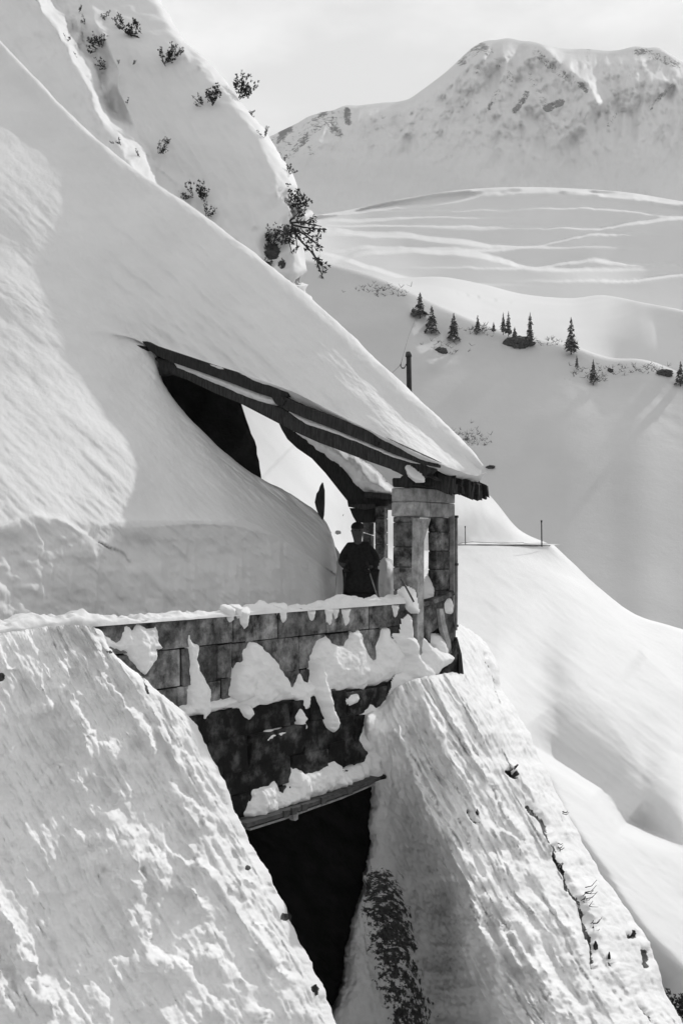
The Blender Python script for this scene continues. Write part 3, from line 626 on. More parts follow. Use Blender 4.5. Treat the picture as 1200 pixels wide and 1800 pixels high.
# ---- lower bridge wall: dark coursed stones over the gully
bridge = thing('bridge_wall', 'dark wet masonry wall of the road bridge below the parapet, above the black opening', 'wall', tuple(R(4, 0, -3)))
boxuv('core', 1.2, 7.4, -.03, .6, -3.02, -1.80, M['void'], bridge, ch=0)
zc = [-3.03, -2.74, -2.43, -2.10, -1.80]
for ci in range(4):
    u = 1.3-.3*(ci % 2)
    while u < 7.0:
        L = random.uniform(.3, 1.0); pr = random.uniform(-.022, .022)
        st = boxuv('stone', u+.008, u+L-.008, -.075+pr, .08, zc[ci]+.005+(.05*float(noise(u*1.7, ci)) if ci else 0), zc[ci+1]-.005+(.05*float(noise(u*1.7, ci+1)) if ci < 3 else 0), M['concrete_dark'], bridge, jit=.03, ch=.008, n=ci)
        u += L
# lower-left continuation of the wall below the spring of the opening
for k, (z0, z1) in enumerate([(-3.36, -3.05), (-3.72, -3.38), (-4.1, -3.74)]):
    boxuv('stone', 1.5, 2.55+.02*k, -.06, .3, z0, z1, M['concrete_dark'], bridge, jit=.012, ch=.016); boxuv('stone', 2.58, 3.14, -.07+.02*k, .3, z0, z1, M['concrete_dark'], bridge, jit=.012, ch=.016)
lip = thing('steel_flange', 'thin rusty steel edge under the bridge wall carrying a strip of snow', 'beam', tuple(R(4.5, -.1, -3.05)))
prism_v('rail', [(434,1447),(470,1437),(500,1428),(560,1407),(600,1393),(640,1377),(668,1366),(668,1371),(640,1383),(600,1399),(560,1413),(500,1435),(470,1444),(434,1455)], -.30, .0, M['iron'], lip)
prism_v('rail', [(440,1456),(500,1437),(560,1415),(600,1401),(660,1376),(660,1379),(600,1405),(560,1419),(500,1441),(440,1460)], -.22, .0, M['metal'], lip)
for bx in (504, 518, 536, 570, 616): prism_v('bolt', [(bx-4,1426-(bx-504)*.36),(bx+4,1424-(bx-504)*.36),(bx+4,1436-(bx-504)*.36),(bx-4,1438-(bx-504)*.36)], -.32, -.29, M['iron'], lip)
prism_v('hanger', [(516,1431),(524,1428),(524,1440),(519,1443),(516,1440)], -.25, -.18, M['metal'], lip)
# ---- dark gully under the road
def quad(name, pts, m): return structure(mesh_np(name, np.array(pts), [[0, 1, 2, 3]], m, smooth=False))
def rough_wall(name, p0, p1, p2, p3, m, amp=.3, n=50, s=0):
    a = np.linspace(0, 1, n)[:, None, None]; b = np.linspace(0, 1, n)[None, :, None]
    P = (np.array(p0)*(1-a)+np.array(p3)*a)*(1-b)+(np.array(p1)*(1-a)+np.array(p2)*a)*b
    P = P+gnormals(P)*(amp*fbm(P[..., 0]*1.1, P[..., 1]*1.1, P[..., 2]*1.1, 4, s))[..., None]
    I = np.arange(n*n).reshape(n, n); return structure(mesh_np(name, P.reshape(-1, 3), np.stack([I[:-1, :-1], I[:-1, 1:], I[1:, 1:], I[1:, :-1]], -1).reshape(-1, 4), m, smooth=False))
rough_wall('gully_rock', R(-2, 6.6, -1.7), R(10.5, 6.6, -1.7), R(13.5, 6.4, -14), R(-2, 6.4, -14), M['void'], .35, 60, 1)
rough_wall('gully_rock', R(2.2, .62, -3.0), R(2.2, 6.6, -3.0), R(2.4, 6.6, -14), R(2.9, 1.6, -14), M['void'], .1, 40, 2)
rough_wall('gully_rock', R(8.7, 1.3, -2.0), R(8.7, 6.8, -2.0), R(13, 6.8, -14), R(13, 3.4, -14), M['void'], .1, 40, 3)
deck = thing('bridge_deck', 'concrete road deck, coloured black with shade, spanning the gully behind the bridge wall', 'bridge', tuple(R(4, 1.5, -2)))
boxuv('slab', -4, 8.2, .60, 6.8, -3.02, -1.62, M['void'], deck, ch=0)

# ---- parapet
par = thing('parapet_wall', 'snow-topped stained concrete block parapet running along the road edge', 'wall', tuple(R(3, .15, -1.8)))
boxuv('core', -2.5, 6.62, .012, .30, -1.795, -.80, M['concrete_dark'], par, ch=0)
rows = [(-1.79, -1.47), (-1.46, -1.07)]
joints = [3.0, 3.78]
for ci, (z0, z1) in enumerate(rows):
    u = -2.4
    while u < 6.6:
        L = random.uniform(.5, .98)
        for J_ in (3.05,):
            if u < J_ < u+L and J_-u > .15: L = J_-u
        L = min(L, 6.66-u) if u+L > 6.4 else L
        boxuv('block', u+.007, u+L-.007, -.012+random.uniform(-.012, .012), .05, z0+.004+(.03*float(noise(u*1.3, 5)) if ci else 0), z1-.004+(.03*float(noise(u*1.3, 5)) if ci == 0 else 0), M['concrete'], par, jit=.014, ch=.006, n=ci); u += L
u = -2.4
for L in [1.2, 1.3, 1.55, 1.4, .76, .92, .9, .62, .4]:
    boxuv('coping_block', u+.006, u+L-.006, -.035+random.uniform(-.006, .006), .32, -1.06, -.755, M['concrete'], par, jit=.006, ch=.006); u += L
# parapet beyond the post, with the open arch
par2 = thing('arched_parapet', 'short curved piece of parapet with an arched opening, between the front post and the drainpipe', 'wall', tuple(R(7.4, .1, -1.8)))
prism_v('arch_wall', [(741,1064),(760,1059),(775,1053),(795,1043),(800,1048),(801,1085),(800,1130),(798,1152),(791,1148),(787,1120),(780,1096),(770,1088),(762,1096),(757,1112),(756,1130),(748,1120),(741,1125)], -.01, .16, M['concrete'], par2)
prism_v('niche_back', [(745,1085),(798,1085),(800,1160),(745,1160)], .17, .30, M['joint'], par2)
prism_v('flared_leg', [(772,1070),(779,1070),(783,1095),(791,1125),(794,1148),(788,1150),(782,1122),(775,1098)], -.06, .0, M['concrete_pale'], par2)
prism_v('cap_stone', [(741,1060),(760,1055),(775,1049),(797,1038),(799,1046),(778,1056),(760,1062),(741,1067)], -.05, .22, M['concrete'], par2)

# ---- the corner pier that carries the roof
pier = thing('corner_pier', 'concrete corner pier with lintel and tall slit opening carrying the snowy roof', 'pillar', tuple(R(7.2, .2, -1.5)))
z = -1.6
for k, h in enumerate([.33, .3, .36, .32, .28, .34]):
    boxuv('block', 6.80, 6.94, .03, .385, z+.005, min(z+h, .40)-.005, M['concrete'], pier, jit=.004, ch=.012); z += h
    if z > .35: break
boxuv('block', 6.80, 6.94, .03, .385, z+.005, .405, M['concrete'], pier, jit=.004, ch=.012)
boxuv('core', 6.815, 6.925, .05, .36, -1.6, .39, M['joint'], pier, ch=0)
z = -1.15
for k, h in enumerate([.27, .25, .3, .26, .27, .24]):
    w = [7.52, 7.5, 7.53, 7.58, 7.5, 7.55][k]; z1 = min(z+h, .405)
    if k in (2, 4): boxuv('block', 7.37, 7.50, .03, .17, z+.004, z1-.004, M['concrete'], pier, jit=.003, ch=.01); boxuv('block', 7.51, 7.82, .035, .17, z+.004, z1-.004, M['concrete'], pier, jit=.003, ch=.01)
    else: boxuv('block', 7.37, 7.82, .03+.006*(k % 2), .17, z+.004, z1-.004, M['concrete'], pier, jit=.003, ch=.01)
    z += h
boxuv('core', 7.38, 7.80, .05, .15, -1.3, .40, M['joint'], pier, ch=0)
boxuv('lintel_block', 6.785, 7.16, .0, .40, .41, .61, M['concrete_pale'], pier, jit=.003, ch=.012); boxuv('lintel_block', 7.165, 7.83, .0, .40, .41, .61, M['concrete_pale'], pier, jit=.003, ch=.012)
boxuv('lintel_block', 6.785, 7.30, .0, .40, .615, .80, M['concrete_pale'], pier, jit=.003, ch=.012); boxuv('lintel_block', 7.305, 7.83, .0, .40, .615, .80, M['concrete_pale'], pier, jit=.003, ch=.012)
prism_v('post', [(735,911),(757,911),(752,925),(745,950),(744,1000),(744,1100),(744,1152),(739,1156),(733,1148),(733,1060),(734,1000),(735,950)], -.10, .0, M['concrete_pale'], pier)
prism_v('jamb', [(797,906),(803,906),(802,1060),(800,1100),(797,1060)], -.03, .06, M['concrete_pale'], pier)
base = thing('pier_footing', 'dark wet concrete footing of the pier sticking out of the snow', 'footing', tuple(R(7.5, 0, -2.2)))
prism_v('footing_face', [(763,1196),(776,1180),(790,1168),(800,1150),(803,1120),(811,1150),(815,1190),(806,1218),(796,1200),(786,1222),(772,1230),(764,1218)], -.06, .3, M['concrete_dark'], base)
boxuv('footing_block', 6.9, 7.75, .0, .4, -2.6, -1.82, M['concrete_dark'], base, jit=.01)
prism_v('footing_splinter', [(806,1150),(811,1152),(815,1190),(811,1205),(806,1190)], -.09, .05, M['concrete_dark'], base)
def tube(name, pts, r, m, parent=None, seg=8, r1=None):
    bm = bmesh.new(); rings = []; n = len(pts); pts = [Vector(p) for p in pts]
    for i, p in enumerate(pts):
        d = (pts[min(i+1, n-1)]-pts[max(i-1, 0)]).normalized(); a = d.orthogonal().normalized(); b = d.cross(a)
        rr = r if r1 is None else r+(r1-r)*i/(n-1)
        rings.append([bm.verts.new(p+(a*math.cos(6.2832*k/seg)+b*math.sin(6.2832*k/seg))*rr) for k in range(seg)])
    for A_, B_ in zip(rings[:-1], rings[1:]):
        for k in range(seg): bm.faces.new((A_[k], A_[(k+1) % seg], B_[(k+1) % seg], B_[k]))
    bm.faces.new(rings[0][::-1]); bm.faces.new(rings[-1])
    return bm_obj(name, bm, m, parent, True)
pipe = thing('drainpipe', 'thin metal drainpipe down the right corner of the concrete pier', 'pipe', tuple(R(7.85, -.04, -1)))
tube('pipe_run', [on_v(802, 906, -.05), on_v(802, 980, -.05), on_v(802, 1040, -.05), on_v(801, 1108, -.05)], .018, M['metal'], pipe)
for yy in (908, 992, 1100): tube('clamp', [on_v(802, yy-2, -.05), on_v(802, yy+2, -.05)], .027, M['iron'], pipe)
rod = tube('iron_rod', [U(704, 1018, 14.9), U(713, 1032, 14.85), U(727, 1058, 14.8)], .012, M['iron']); tag(rod, 'bent dark iron rod leaning against the foot of the pier above the parapet', 'rod')

# ---- roof of the gallery
roof = thing('avalanche_roof', 'dark timber avalanche roof under deep snow, its eave resting on the concrete pier', 'roof', tuple(R(7, .2, .9)))
def rz(v): return .98+.402*(v+.35)
k = 0; u = 6.62; rr = random.Random(4)
while u < 9.4:
    w = rr.uniform(.085, .12); ve = -.33+rr.uniform(-.08, .09) if u < 7.86 else -.2+(u-7.86)*1.9  # hidden planks past the broken eave are added to block sky light behind
    bm = bmesh.new(); dz = rr.uniform(-.025, .012)
    L = 5.0; pts = []
    for v, zz in ((ve, 0), (5.05, 0)):
        for uu in (u, u+w-.006):
            for hz in (0, .038): pts.append(bm.verts.new(Vector(R(uu+(rr.uniform(-.015, .015) if v == ve else 0), v+(rr.uniform(-.05, .05) if v == ve else 0), rz(v)+dz+hz-.07))))
    for f in ((0,1,3,2), (4,6,7,5), (0,4,5,1), (2,3,7,6), (1,5,7,3), (0,2,6,4)): bm.faces.new([pts[i] for i in f])
    bm_obj('plank', bm, M['wood'], roof); u += w
# splintered shingle ends along the eave
rr = random.Random(9); u = 6.95
while u < 7.90:
    w = rr.uniform(.045, .085); v0 = -.40+rr.uniform(-.07, .05)-.05*(u-6.9); zt = rz(v0)-.20+rr.uniform(-.05, .03)-(u-7.)*.04; hh = rr.uniform(.09, .24); lean_ = rr.uniform(-.06, .05)
    bm = bmesh.new(); tl = rr.uniform(.02, .07)
    P = [R(u+a+(0 if c else lean_), v0+b+(tl if c else 0)*0, zt+c*hh+b*.40-(0 if c else tl*.3)) for a in (0, w-.008) for b in (0, .9) for c in (0, 1)]
    pts = [bm.verts.new(Vector(p)+Vector((rr.uniform(-.01, .01), rr.uniform(-.01, .01), rr.uniform(-.015, .015)))) for p in P]
    for f in ((0,1,3,2), (4,6,7,5), (0,4,5,1), (2,3,7,6), (1,5,7,3), (0,2,6,4)): bm.faces.new([pts[i] for i in f])
    bm_obj('shingle', bm, M['wood'], roof); u += w*.85
boxuv('wall_plate', 6.72, 7.86, -.02, .36, .815, .93, M['wood'], roof, jit=.015, ch=.02)
boxuv('eave_beam', 6.95, 7.90, -.26, -.04, .80, .95, M['wood'], roof, jit=.02, ch=.02)
tube('beam_end', [on_u(714, 846, 6.56), on_u(716, 846, 7.0)], .095, M['wood'], roof, 12)
prism_u('verge_plank', [(250,600),(258,600),(272,607),(300,617),(345,632),(380,643),(410,652),(440,664),(470,676),(490,684),(505,690),(506,697),(497,698),(478,699),(450,690),(400,671),(350,653),(300,636),(275,625),(262,615)], 6.50, 6.58, M['wood'], roof)
prism_u('verge_plank', [(476,697),(500,698),(520,708),(560,723),(600,738),(640,754),(680,771),(720,790),(757,806),(770,813),(768,822),(740,816),(700,801),(660,784),(620,768),(580,752),(540,737),(505,722),(484,710)], 6.48, 6.56, M['wood'], roof)
prism_u('rafter', [(275,630),(292,634),(303,636),(310,645),(350,662),(400,682),(440,700),(480,712),(515,728),(560,745),(600,762),(640,777),(680,793),(720,808),(745,818),(760,824),(745,838),(720,842),(712,838),(690,826),(650,812),(600,793),(560,778),(520,760),(480,738),(440,714),(420,708),(380,692),(330,668),(300,655),(280,660),(276,650),(280,642)], 6.60, 6.75, M['wood'], roof)
for uu in (7.35, 8.2, 9.0):
    bm = bmesh.new(); va = .1 if uu < 8 else 1.2; P = [R(uu+a, v, rz(v)-.10-c*.17) for a in (0, .14) for v in (va, 5.0) for c in (0, 1)]
    pts = [bm.verts.new(Vector(p)) for p in P]
    for f in ((0,1,3,2), (4,6,7,5), (0,4,5,1), (2,3,7,6), (1,5,7,3), (0,2,6,4)): bm.faces.new([pts[i] for i in f])
    bm_obj('rafter', bm, M['wood'], roof)
prism_u('knot_block', [(484,702),(492,698),(500,704),(497,712),(488,711)], 6.44, 6.49, M['wood'], roof)
prism_u('knot_block', [(655,776),(660,774),(664,777),(663,783),(657,783)], 6.44, 6.49, M['wood'], roof)
# snow lying in the gap between the verge planks and the rafter
def planeu(u0):
    def f(x, y):
        t = (x-600)/F; bx, by = BX+UX*u0, BY+UY*u0; v = (bx-by*t)/(VY*t-VX); D = by+VY*v
        return t*D, D, -(y-960)/F*D
    return f
NU = (-UX, -UY, 0)
snow_cake('verge_snow', [(304,635),(312,634),(340,647),(400,669),(450,690),(480,700),(480,708),(470,709),(440,699),(400,682),(350,661),(312,645)], planeu(6.59), NU, .05, 'thin strip of snow lying between the upper verge plank and the rafter', 5, 1.3, 1, 3)
snow_cake('verge_snow', [(508,724),(540,737),(600,760),(660,786),(700,802),(738,815),(720,812),(690,803),(640,782),(590,762),(540,745)], planeu(6.59), NU, .04, 'thin strip of snow wedged along the lower verge plank', 5, 1.3, 1, 4)
snow_cake('verge_snow', [(712,822),(722,828),(732,836),(737,843),(728,843),(716,834)], planeu(6.5), NU, .05, 'small wedge of snow on the beam end above the pier', 4, 1.3, .6, 5)
# snow overhanging the eave
# ---- dark retaining wall at the back of the gallery
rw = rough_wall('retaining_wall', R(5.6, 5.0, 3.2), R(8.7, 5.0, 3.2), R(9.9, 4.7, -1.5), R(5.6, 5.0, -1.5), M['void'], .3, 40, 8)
del rw['kind']; tag(rw, 'rock wall coloured black with shade at the back of the covered gallery, behind the snow bank', 'wall')

# ---- second roof and its pillar farther along the road
r2 = thing('far_roof', 'second smaller timber roof farther along the road with a bowed black underside', 'roof', tuple(U(650, 880, 26)))
prism_y('roof_underside', [(486,735),(500,748),(515,757),(545,775),(575,800),(600,820),(622,848),(640,862),(662,870),(688,872),(690,882),(680,889),(650,890),(612,891),(610,880),(594,860),(572,832),(548,806),(522,788),(505,772),(495,755)], 26, 2.6, M['wood'], r2)
prism_y('eave_board', [(640,864),(684,868),(697,874),(696,879),(684,878),(640,874)], 25.8, .15, M['wood'], r2)
prism_y('fascia_board', [(680,870),(690,871),(697,878),(686,886),(676,888)], 25.85, .1, M['wood'], r2)
prism_y('wall_plate', [(611,886),(658,886),(658,893),(640,896),(618,892)], 25.9, 1.0, M['wood'], r2)
prism_y('bracket', [(614,893),(658,893),(658,918),(637,918),(626,918),(620,908)], 25.95, .7, M['wood'], r2)
p2 = thing('far_pillar', 'slim concrete pillar under the second roof, behind the man', 'pillar', tuple(U(665, 985, 26)))
yy = 892
for k, h in enumerate([20, 24, 22, 26, 24, 40]):
    prism_y('block', [(659,yy),(675,yy),(675,yy+h-1.2),(659,yy+h-1.2)], 25.9+.01*(k % 2), .4, M['concrete'], p2); yy += h
prism_y('core', [(660,893),(674,893),(674,1048),(660,1048)], 25.93, .3, M['joint'], p2)
prism_y('side_block', [(637,919),(652,919),(652,940),(637,935)], 26.1, .3, M['concrete'], p2)
prism_y('side_block', [(637,937),(652,942),(652,980),(637,980)], 26.1, .3, M['concrete'], p2)
NY = (0, -1, 0)
def planey(D):
    return lambda x, y: ((x-600)/F*D, D+0*x, -(y-960)/F*D)
snow_cake('far_roof_snow', [(505,746),(512,740),(540,758),(575,775),(610,795),(640,815),(668,838),(690,862),(697,872),(684,872),(660,871),(640,864),(626,852),(612,832),(596,815),(575,803),(560,790),(535,772),(515,758)], planey(26.0), NY, .42, 'fluted snow load draped over the second roof', 12, 2, 2, 7, flute=.03)
snow_cake('far_roof_snow', [(560,752),(610,770),(650,795),(690,840),(704,868),(697,876),(680,862),(650,835),(600,795),(560,772)], planey(27.2), NY, .5, 'bright rounded snow crest behind the second roof', 16, 2.4, 1, 8)
cone = snow_cake('snow_heap', [(655,1075),(668,1000),(676,984),(684,986),(690,1000),(700,1000),(706,1020),(712,1075)], planey(18.6), NY, .35, 'heap of cleared snow on the road between the man and the pier', 14, 2, 2, 9, back=.4)
snow_cake('snow_heap', [(704,1075),(703,1040),(712,1034),(726,1040),(733,1075)], planey(15.3), NY, .10, 'small snow heap at the foot of the pier just inside the parapet', 8, 2, 1, 10)
snow_cake('snow_horn', [(744,1056),(751,1032),(758,1018),(764,1008),(768,1010),(770,1032),(768,1048),(790,1034),(796,1036),(796,1046),(775,1056),(750,1064)], planev(.12), NV, .09, 'pointed horn of snow standing in the slit opening of the pier', 7, 1.5, 1.2, 11)

# ---- snow on parapet, ledge and bridge wall
def cap(name, u0, u1, v0, v1, z, label, s=0, hh=.1):
    nu = int((u1-u0)/.016); m = 22; P = np.zeros((nu, m, 3)); 
    us = np.linspace(u0, u1, nu)
    for j in range(m):
        t = j/(m-1); a = math.pi*t
        v = (v0+v1)/2-math.cos(a)*(v1-v0)/2; 
        n = fbm(us*4, t*2.5+0*us, 0, 4, s); n2 = np.maximum(fbm(us*1.1, 0*us, 0, 3, s+3)+.35, 0.08)
        lump = np.maximum(fbm(us*7, t*4+0*us, 3, 3, s+9), -.2)
        h = math.sin(a)**.55*hh*(.22+1.2*n2+.6*n+.8*lump)
        ex = -.05*math.sin(a)*(n > .1)*0
        P[:, j] = np.stack([BX+UX*us+VX*(v+.02*n), BY+UY*us+VY*(v+.02*n), z+h-(.012 if j in (0, m-1) else 0)], -1)
    I = np.arange(nu*m).reshape(nu, m)
    o = mesh_np(name, P.reshape(-1, 3), np.stack([I[:-1, :-1], I[:-1, 1:], I[1:, 1:], I[1:, :-1]], -1).reshape(-1, 4), M['snow_patch']); return tag(o, label, 'snow', kind='stuff')
cap('parapet_snow', -2.4, 6.72, -.06, .34, -.757, 'lumpy rim of snow lying along the top of the parapet', 3, .085)
ledge = [(320,1255),(322,1244),(335,1240),(337,1225),(338,1200),(336,1160),(333,1118),(339,1128),(350,1138),(346,1160),(356,1185),(370,1215),(371,1237),(390,1233),(408,1226),(419,1200),(420,1175),(430,1162),(428,1150),(440,1133),(452,1130),(465,1142),(485,1160),(497,1180),(510,1207),(520,1215),(530,1188),(537,1200),(545,1203),(550,1190),(553,1150),(560,1130),(575,1120),(585,1133),(600,1140),(613,1138),(620,1115),(630,1110),(640,1130),(650,1160),(663,1168),(665,1135),(672,1120),(676,1105),(684,1106),(688,1122),(700,1130),(715,1145),(717,1170),(718,1186),(700,1186),(680,1195),(660,1205),(645,1203),(640,1212),(620,1208),(600,1212),(583,1213),(588,1240),(595,1268),(592,1287),(578,1280),(570,1260),(562,1230),(556,1218),(548,1228),(542,1250),(532,1254),(526,1236),(515,1228),(500,1230),(480,1236),(455,1240),(440,1248),(430,1240),(400,1243),(370,1252),(358,1265),(345,1258),(330,1262)]
snow_cake('ledge_snow', ledge, planev(-.04), NV, .085, 'jagged band of snow clinging to the ledge across the parapet, with tall peaks', 13, 1.5, 2.5, 21, back=.07)
snow_cake('clinging_snow', [(420,1185),(430,1168),(440,1170),(452,1185),(453,1200),(446,1225),(425,1235),(415,1222)], planev(-.11), NV, .10, 'rounded blob of snow at the left foot of the tallest ledge peak', 8, 1.5, 1.5, 22, es=.03)
snow_cake('clinging_snow', [(555,1165),(563,1158),(572,1190),(582,1230),(594,1272),(590,1286),(579,1278),(566,1240),(556,1215)], planev(-.10), NV, .12, 'long tongue of snow hanging from the ledge over the dark wall', 7, 1.5, 1.5, 23, es=.03)
snow_cake('clinging_snow', [(168,1106),(180,1112),(190,1120),(203,1128),(210,1125),(213,1112),(220,1098),(226,1100),(232,1110),(238,1096),(246,1096),(255,1106),(265,1104),(272,1099),(278,1118),(288,1140),(277,1143),(276,1155),(268,1172),(255,1186),(245,1178),(230,1160),(222,1146),(205,1143),(188,1140)], planev(-.02), NV, .09, 'bulging clump of snow stuck to the parapet beside the snow cascade', 10, 1.5, 2.5, 24)
snow_cake('clinging_snow', [(526,1262),(531,1248),(540,1262),(537,1270),(540,1280),(528,1282)], planev(-.08), NV, .05, 'small ragged snow patch under the ledge, left of the hanging tongue', 4, 1.2, 1.5, 25)
snow_cake('clinging_snow', [(465,1298),(474,1288),(500,1283),(502,1290),(482,1298),(468,1303)], planev(-.08), NV, .05, 'isolated flat snow patch in the middle of the dark bridge wall', 4, 1.2, 1.5, 26)
snow_cake('clinging_snow', [(611,1232),(618,1222),(628,1220),(632,1228),(626,1236),(614,1240)], planev(-.08), NV, .05, 'small snow patch under the ledge, right of the hanging tongue', 4, 1.2, 1.5, 27)
snow_cake('clinging_snow', [(427,1244),(440,1240),(448,1256),(442,1262),(432,1256)], planev(-.08), NV, .03, 'tiny smear of snow under the left part of the ledge', 4, 1.2, 1.5, 28)
for i, (x, y, w, h) in enumerate([(407,1080,5,13),(431,1084,7,20),(499,1077,5,17),(580,1082,4,16),(609,1082,4,18),(591,1082,2,6),(420,1079,3,8),(695,1075,3,10),(548,1085,3,6)]):
    snow_cake('snow_drip', [(x-w-3,y-11),(x+w+3,y-11),(x+w,y),(x+w*.6,y+h*.8),(x,y+h),(x-w*.7,y+h*.6),(x-w,y)], planev(-.05), NV, .05, ['snow lobe', 'largest snow lobe', 'rounded snow lobe', 'ragged snow lobe', 'narrow snow drip', 'tiny snow drip', 'stubby snow drip', 'slim snow drip', 'short snow dab'][i]+' hanging over the parapet edge, '+['first from the left of the frame', 'second large one from the left', 'right of the big pair of lobes', 'below the left side of the man', 'below the man\'s legs', 'between the two lobes under the man', 'between the two leftmost lobes', 'nearest to the pier', 'just left of the man\'s lobe'][i], 4, 1.2, 1.2, 40+i)
beam = [(432,1450),(434,1425),(448,1388),(465,1382),(482,1375),(490,1390),(497,1397),(506,1388),(511,1352),(520,1348),(532,1357),(545,1358),(570,1346),(590,1340),(602,1346),(606,1357),(620,1350),(636,1338),(643,1325),(634,1300),(640,1275),(645,1250),(655,1238),(672,1260),(684,1300),(672,1364),(640,1375),(600,1391),(560,1405),(500,1427),(470,1438)]
snow_cake('beam_snow', beam, planev(-.09), NV, .12, 'thick strip of snow standing on the steel flange above the black opening', 12, 1.5, 3, 31, flute=.03, back=.07)
post_snow = [(700,1120),(712,1118),(716,1090),(722,1084),(726,1110),(727,1120),(733,1124),(736,1148),(740,1158),(745,1150),(746,1124),(755,1134),(765,1142),(790,1152),(799,1156),(795,1162),(778,1172),(764,1190),(766,1215),(755,1232),(700,1240),(690,1230),(704,1190),(718,1187),(716,1165),(712,1140)]
snow_cake('pier_snow', post_snow, planev(-.12), NV, .16, 'snow packed around the foot of the concrete post at the pier', 12, 1.6, 2.5, 33, back=.1)
snow_cake('pier_snow', [(757,1155),(759,1130),(765,1118),(775,1118),(783,1124),(790,1150),(780,1160)], planev(.0), NV, .08, 'round lump of snow filling the arched opening', 8, 1.5, 1.5, 34)
snow_cake('pier_snow', [(774,1226),(778,1202),(784,1194),(792,1196),(798,1214),(801,1230)], planev(-.10), NV, .08, 'small horn of snow in front of the dark footing', 6, 1.5, 1.5, 35)
snow_cake('pier_snow', [(790,1062),(794,1055),(797,1064),(796,1075),(791,1074)], planev(-.06), NV, .03, 'little dab of snow near the drainpipe', 4, 1.2, .8, 36)

# ---- splintered board in the bank
bd = prism_y('splintered_board', [(553,883),(556,868),(560,862),(562,855),(566,848),(569,862),(569,885),(568,905),(566,914),(561,908),(556,895)], 17.62, .06, M['wood']); tag(bd, 'dark splintered board end standing upright at the lip of the snow bank', 'board')
# ---- pole behind the crest
tp = thing('utility_pole', 'dark weathered timber pole with an insulator hook, rising behind the snow crest', 'pole', tuple(U(718, 800, 33)))
tube('post', [U(721, 820, 33), U(718, 624, 33)], .085, M['wood'], tp, 10, .075)
tube('pole_cap', [U(717.8, 627, 33), U(717.6, 622, 33), U(717.5, 618.5, 33)], .10, M['iron'], tp, 10, .07)
tube('insulator_hook', [U(714, 640, 32.95), U(710, 647, 32.9), U(706, 647, 32.9), U(703.5, 643, 32.9), U(704, 640, 32.9)], .022, M['iron'], tp, 6)
wr = tube('wire', [U(704, 641, 32.9), U(695, 650, 30), U(684, 660, 27.5), U(672, 676, 25)], .007, M['iron'], None, 4); tag(wr, 'thin sagging wire running down left from the pole hook', 'wire')
wr = tube('wire', [U(704, 641, 33), U(708, 625, 40), U(718, 590, 60), U(730, 560, 90)], .010, M['iron'], None, 4); tag(wr, 'thin wire running away from the pole hook across the valley', 'wire')
for x, y0, y1, D, lb in ((951, 915, 957, 79.5, 'taller dark snow stake at the outer edge of the far road'), (817, 925, 957, 80.5, 'short thin snow stake on the far road close to the pier')):
    st = thing('snow_stake', lb, 'stake', tuple(U(x, y1, D)), 'snow stakes along the far road'); h = (y1-y0)/F*D; r0 = .045 if x > 900 else .03
    tube('rod', [U(x+.5, y1+4, D), U(x, y0, D)], r0, M['iron'], st, 6); tube('tip', [U(x, y0+3, D), U(x, y0-.5, D)], r0*1.35, M['wood'], st, 6)
fl = tube('rope', [U(806, 955, 81), U(830, 952.5, 81), U(880, 955, 81), U(920, 954, 81)], .02, M['iron'], None, 4); tag(fl, 'thin rope line sagging along the edge of the far road', 'rope')
# ================================================================== VEGETATION AND ROCKS
def surf_normal_blob(bm, c, r, rr, sq=1.):
    pass
def tuft(V, Fc, c, d, L, w, r):
    """a tuft of needles: a few crossed blades"""
    d = d.normalized(); a = d.orthogonal().normalized(); b = d.cross(a)
    for k in range(4):
        an = r.uniform(0, 6.28); s = (a*math.cos(an)+b*math.sin(an)); n = d*r.uniform(.6, 1)+s*r.uniform(.25, .7)
        sd_ = n.cross(s).normalized()*w; e = c+n*L*r.uniform(.7, 1.1)
        i = len(V); V += [c-sd_*.4, c+n*L*.5-sd_, e, c+n*L*.5+sd_]; Fc.append((i, i+1, i+2, i+3))
def shrub(name, label, x, y, D, size_px, lean=(1, 0), n=9, dens=10, spread=.8, bare=0, seed=0, group='dwarf pines on the steep snow slope'):
    """dwarf pine: bent stems with clumps of needles, size_px high in the photograph"""
    r = random.Random(seed); s = size_px/F*D; c = Vector(U(x, y, D)); t = thing(name, label, 'shrub', tuple(c), group)
    V = []; Fc = []; stems = []
    L0 = Vector((lean[0], -.25, lean[1])).normalized()
    for k in range(n):
        st = c+Vector((r.uniform(-.12, .12), .05, r.uniform(-.12, .12)))*s
        d = (L0+Vector((r.uniform(-1, 1), r.uniform(-.5, .3), r.uniform(-1, 1)))*spread).normalized(); L = s*r.uniform(.45, 1.0)
        p = [st, st+d*L*.4+Vector((0, 0, -.04*s)), st+d*L*.75, st+d*L+Vector((0, 0, .1*s))]
        stems.append(p)
        if k < bare: continue
        for q in range(dens):
            f = r.uniform(.35, 1.05); a = p[1].lerp(p[3], max(0, (f-.4)/.6))+Vector((r.gauss(0, .06), r.gauss(0, .06), r.gauss(0, .06)))*s
            for _ in range(3): tuft(V, Fc, a+Vector((r.gauss(0, .025), r.gauss(0, .025), r.gauss(0, .025)))*s, d+Vector((r.uniform(-.8, .8), r.uniform(-.8, .8), r.uniform(-.2, 1))), s*.11, s*.02, r)
    if Fc:
        o = mesh_np('foliage', np.array([list(v) for v in V]), Fc, M['needle'], smooth=False); reparent(o, t)
    for k, p in enumerate(stems[:6] if not bare else stems): tube('stem', p, s*.022, M['twig'], t, 5, s*.007)
    return t
FL = 'dwarf pine on the steep upper slope, '
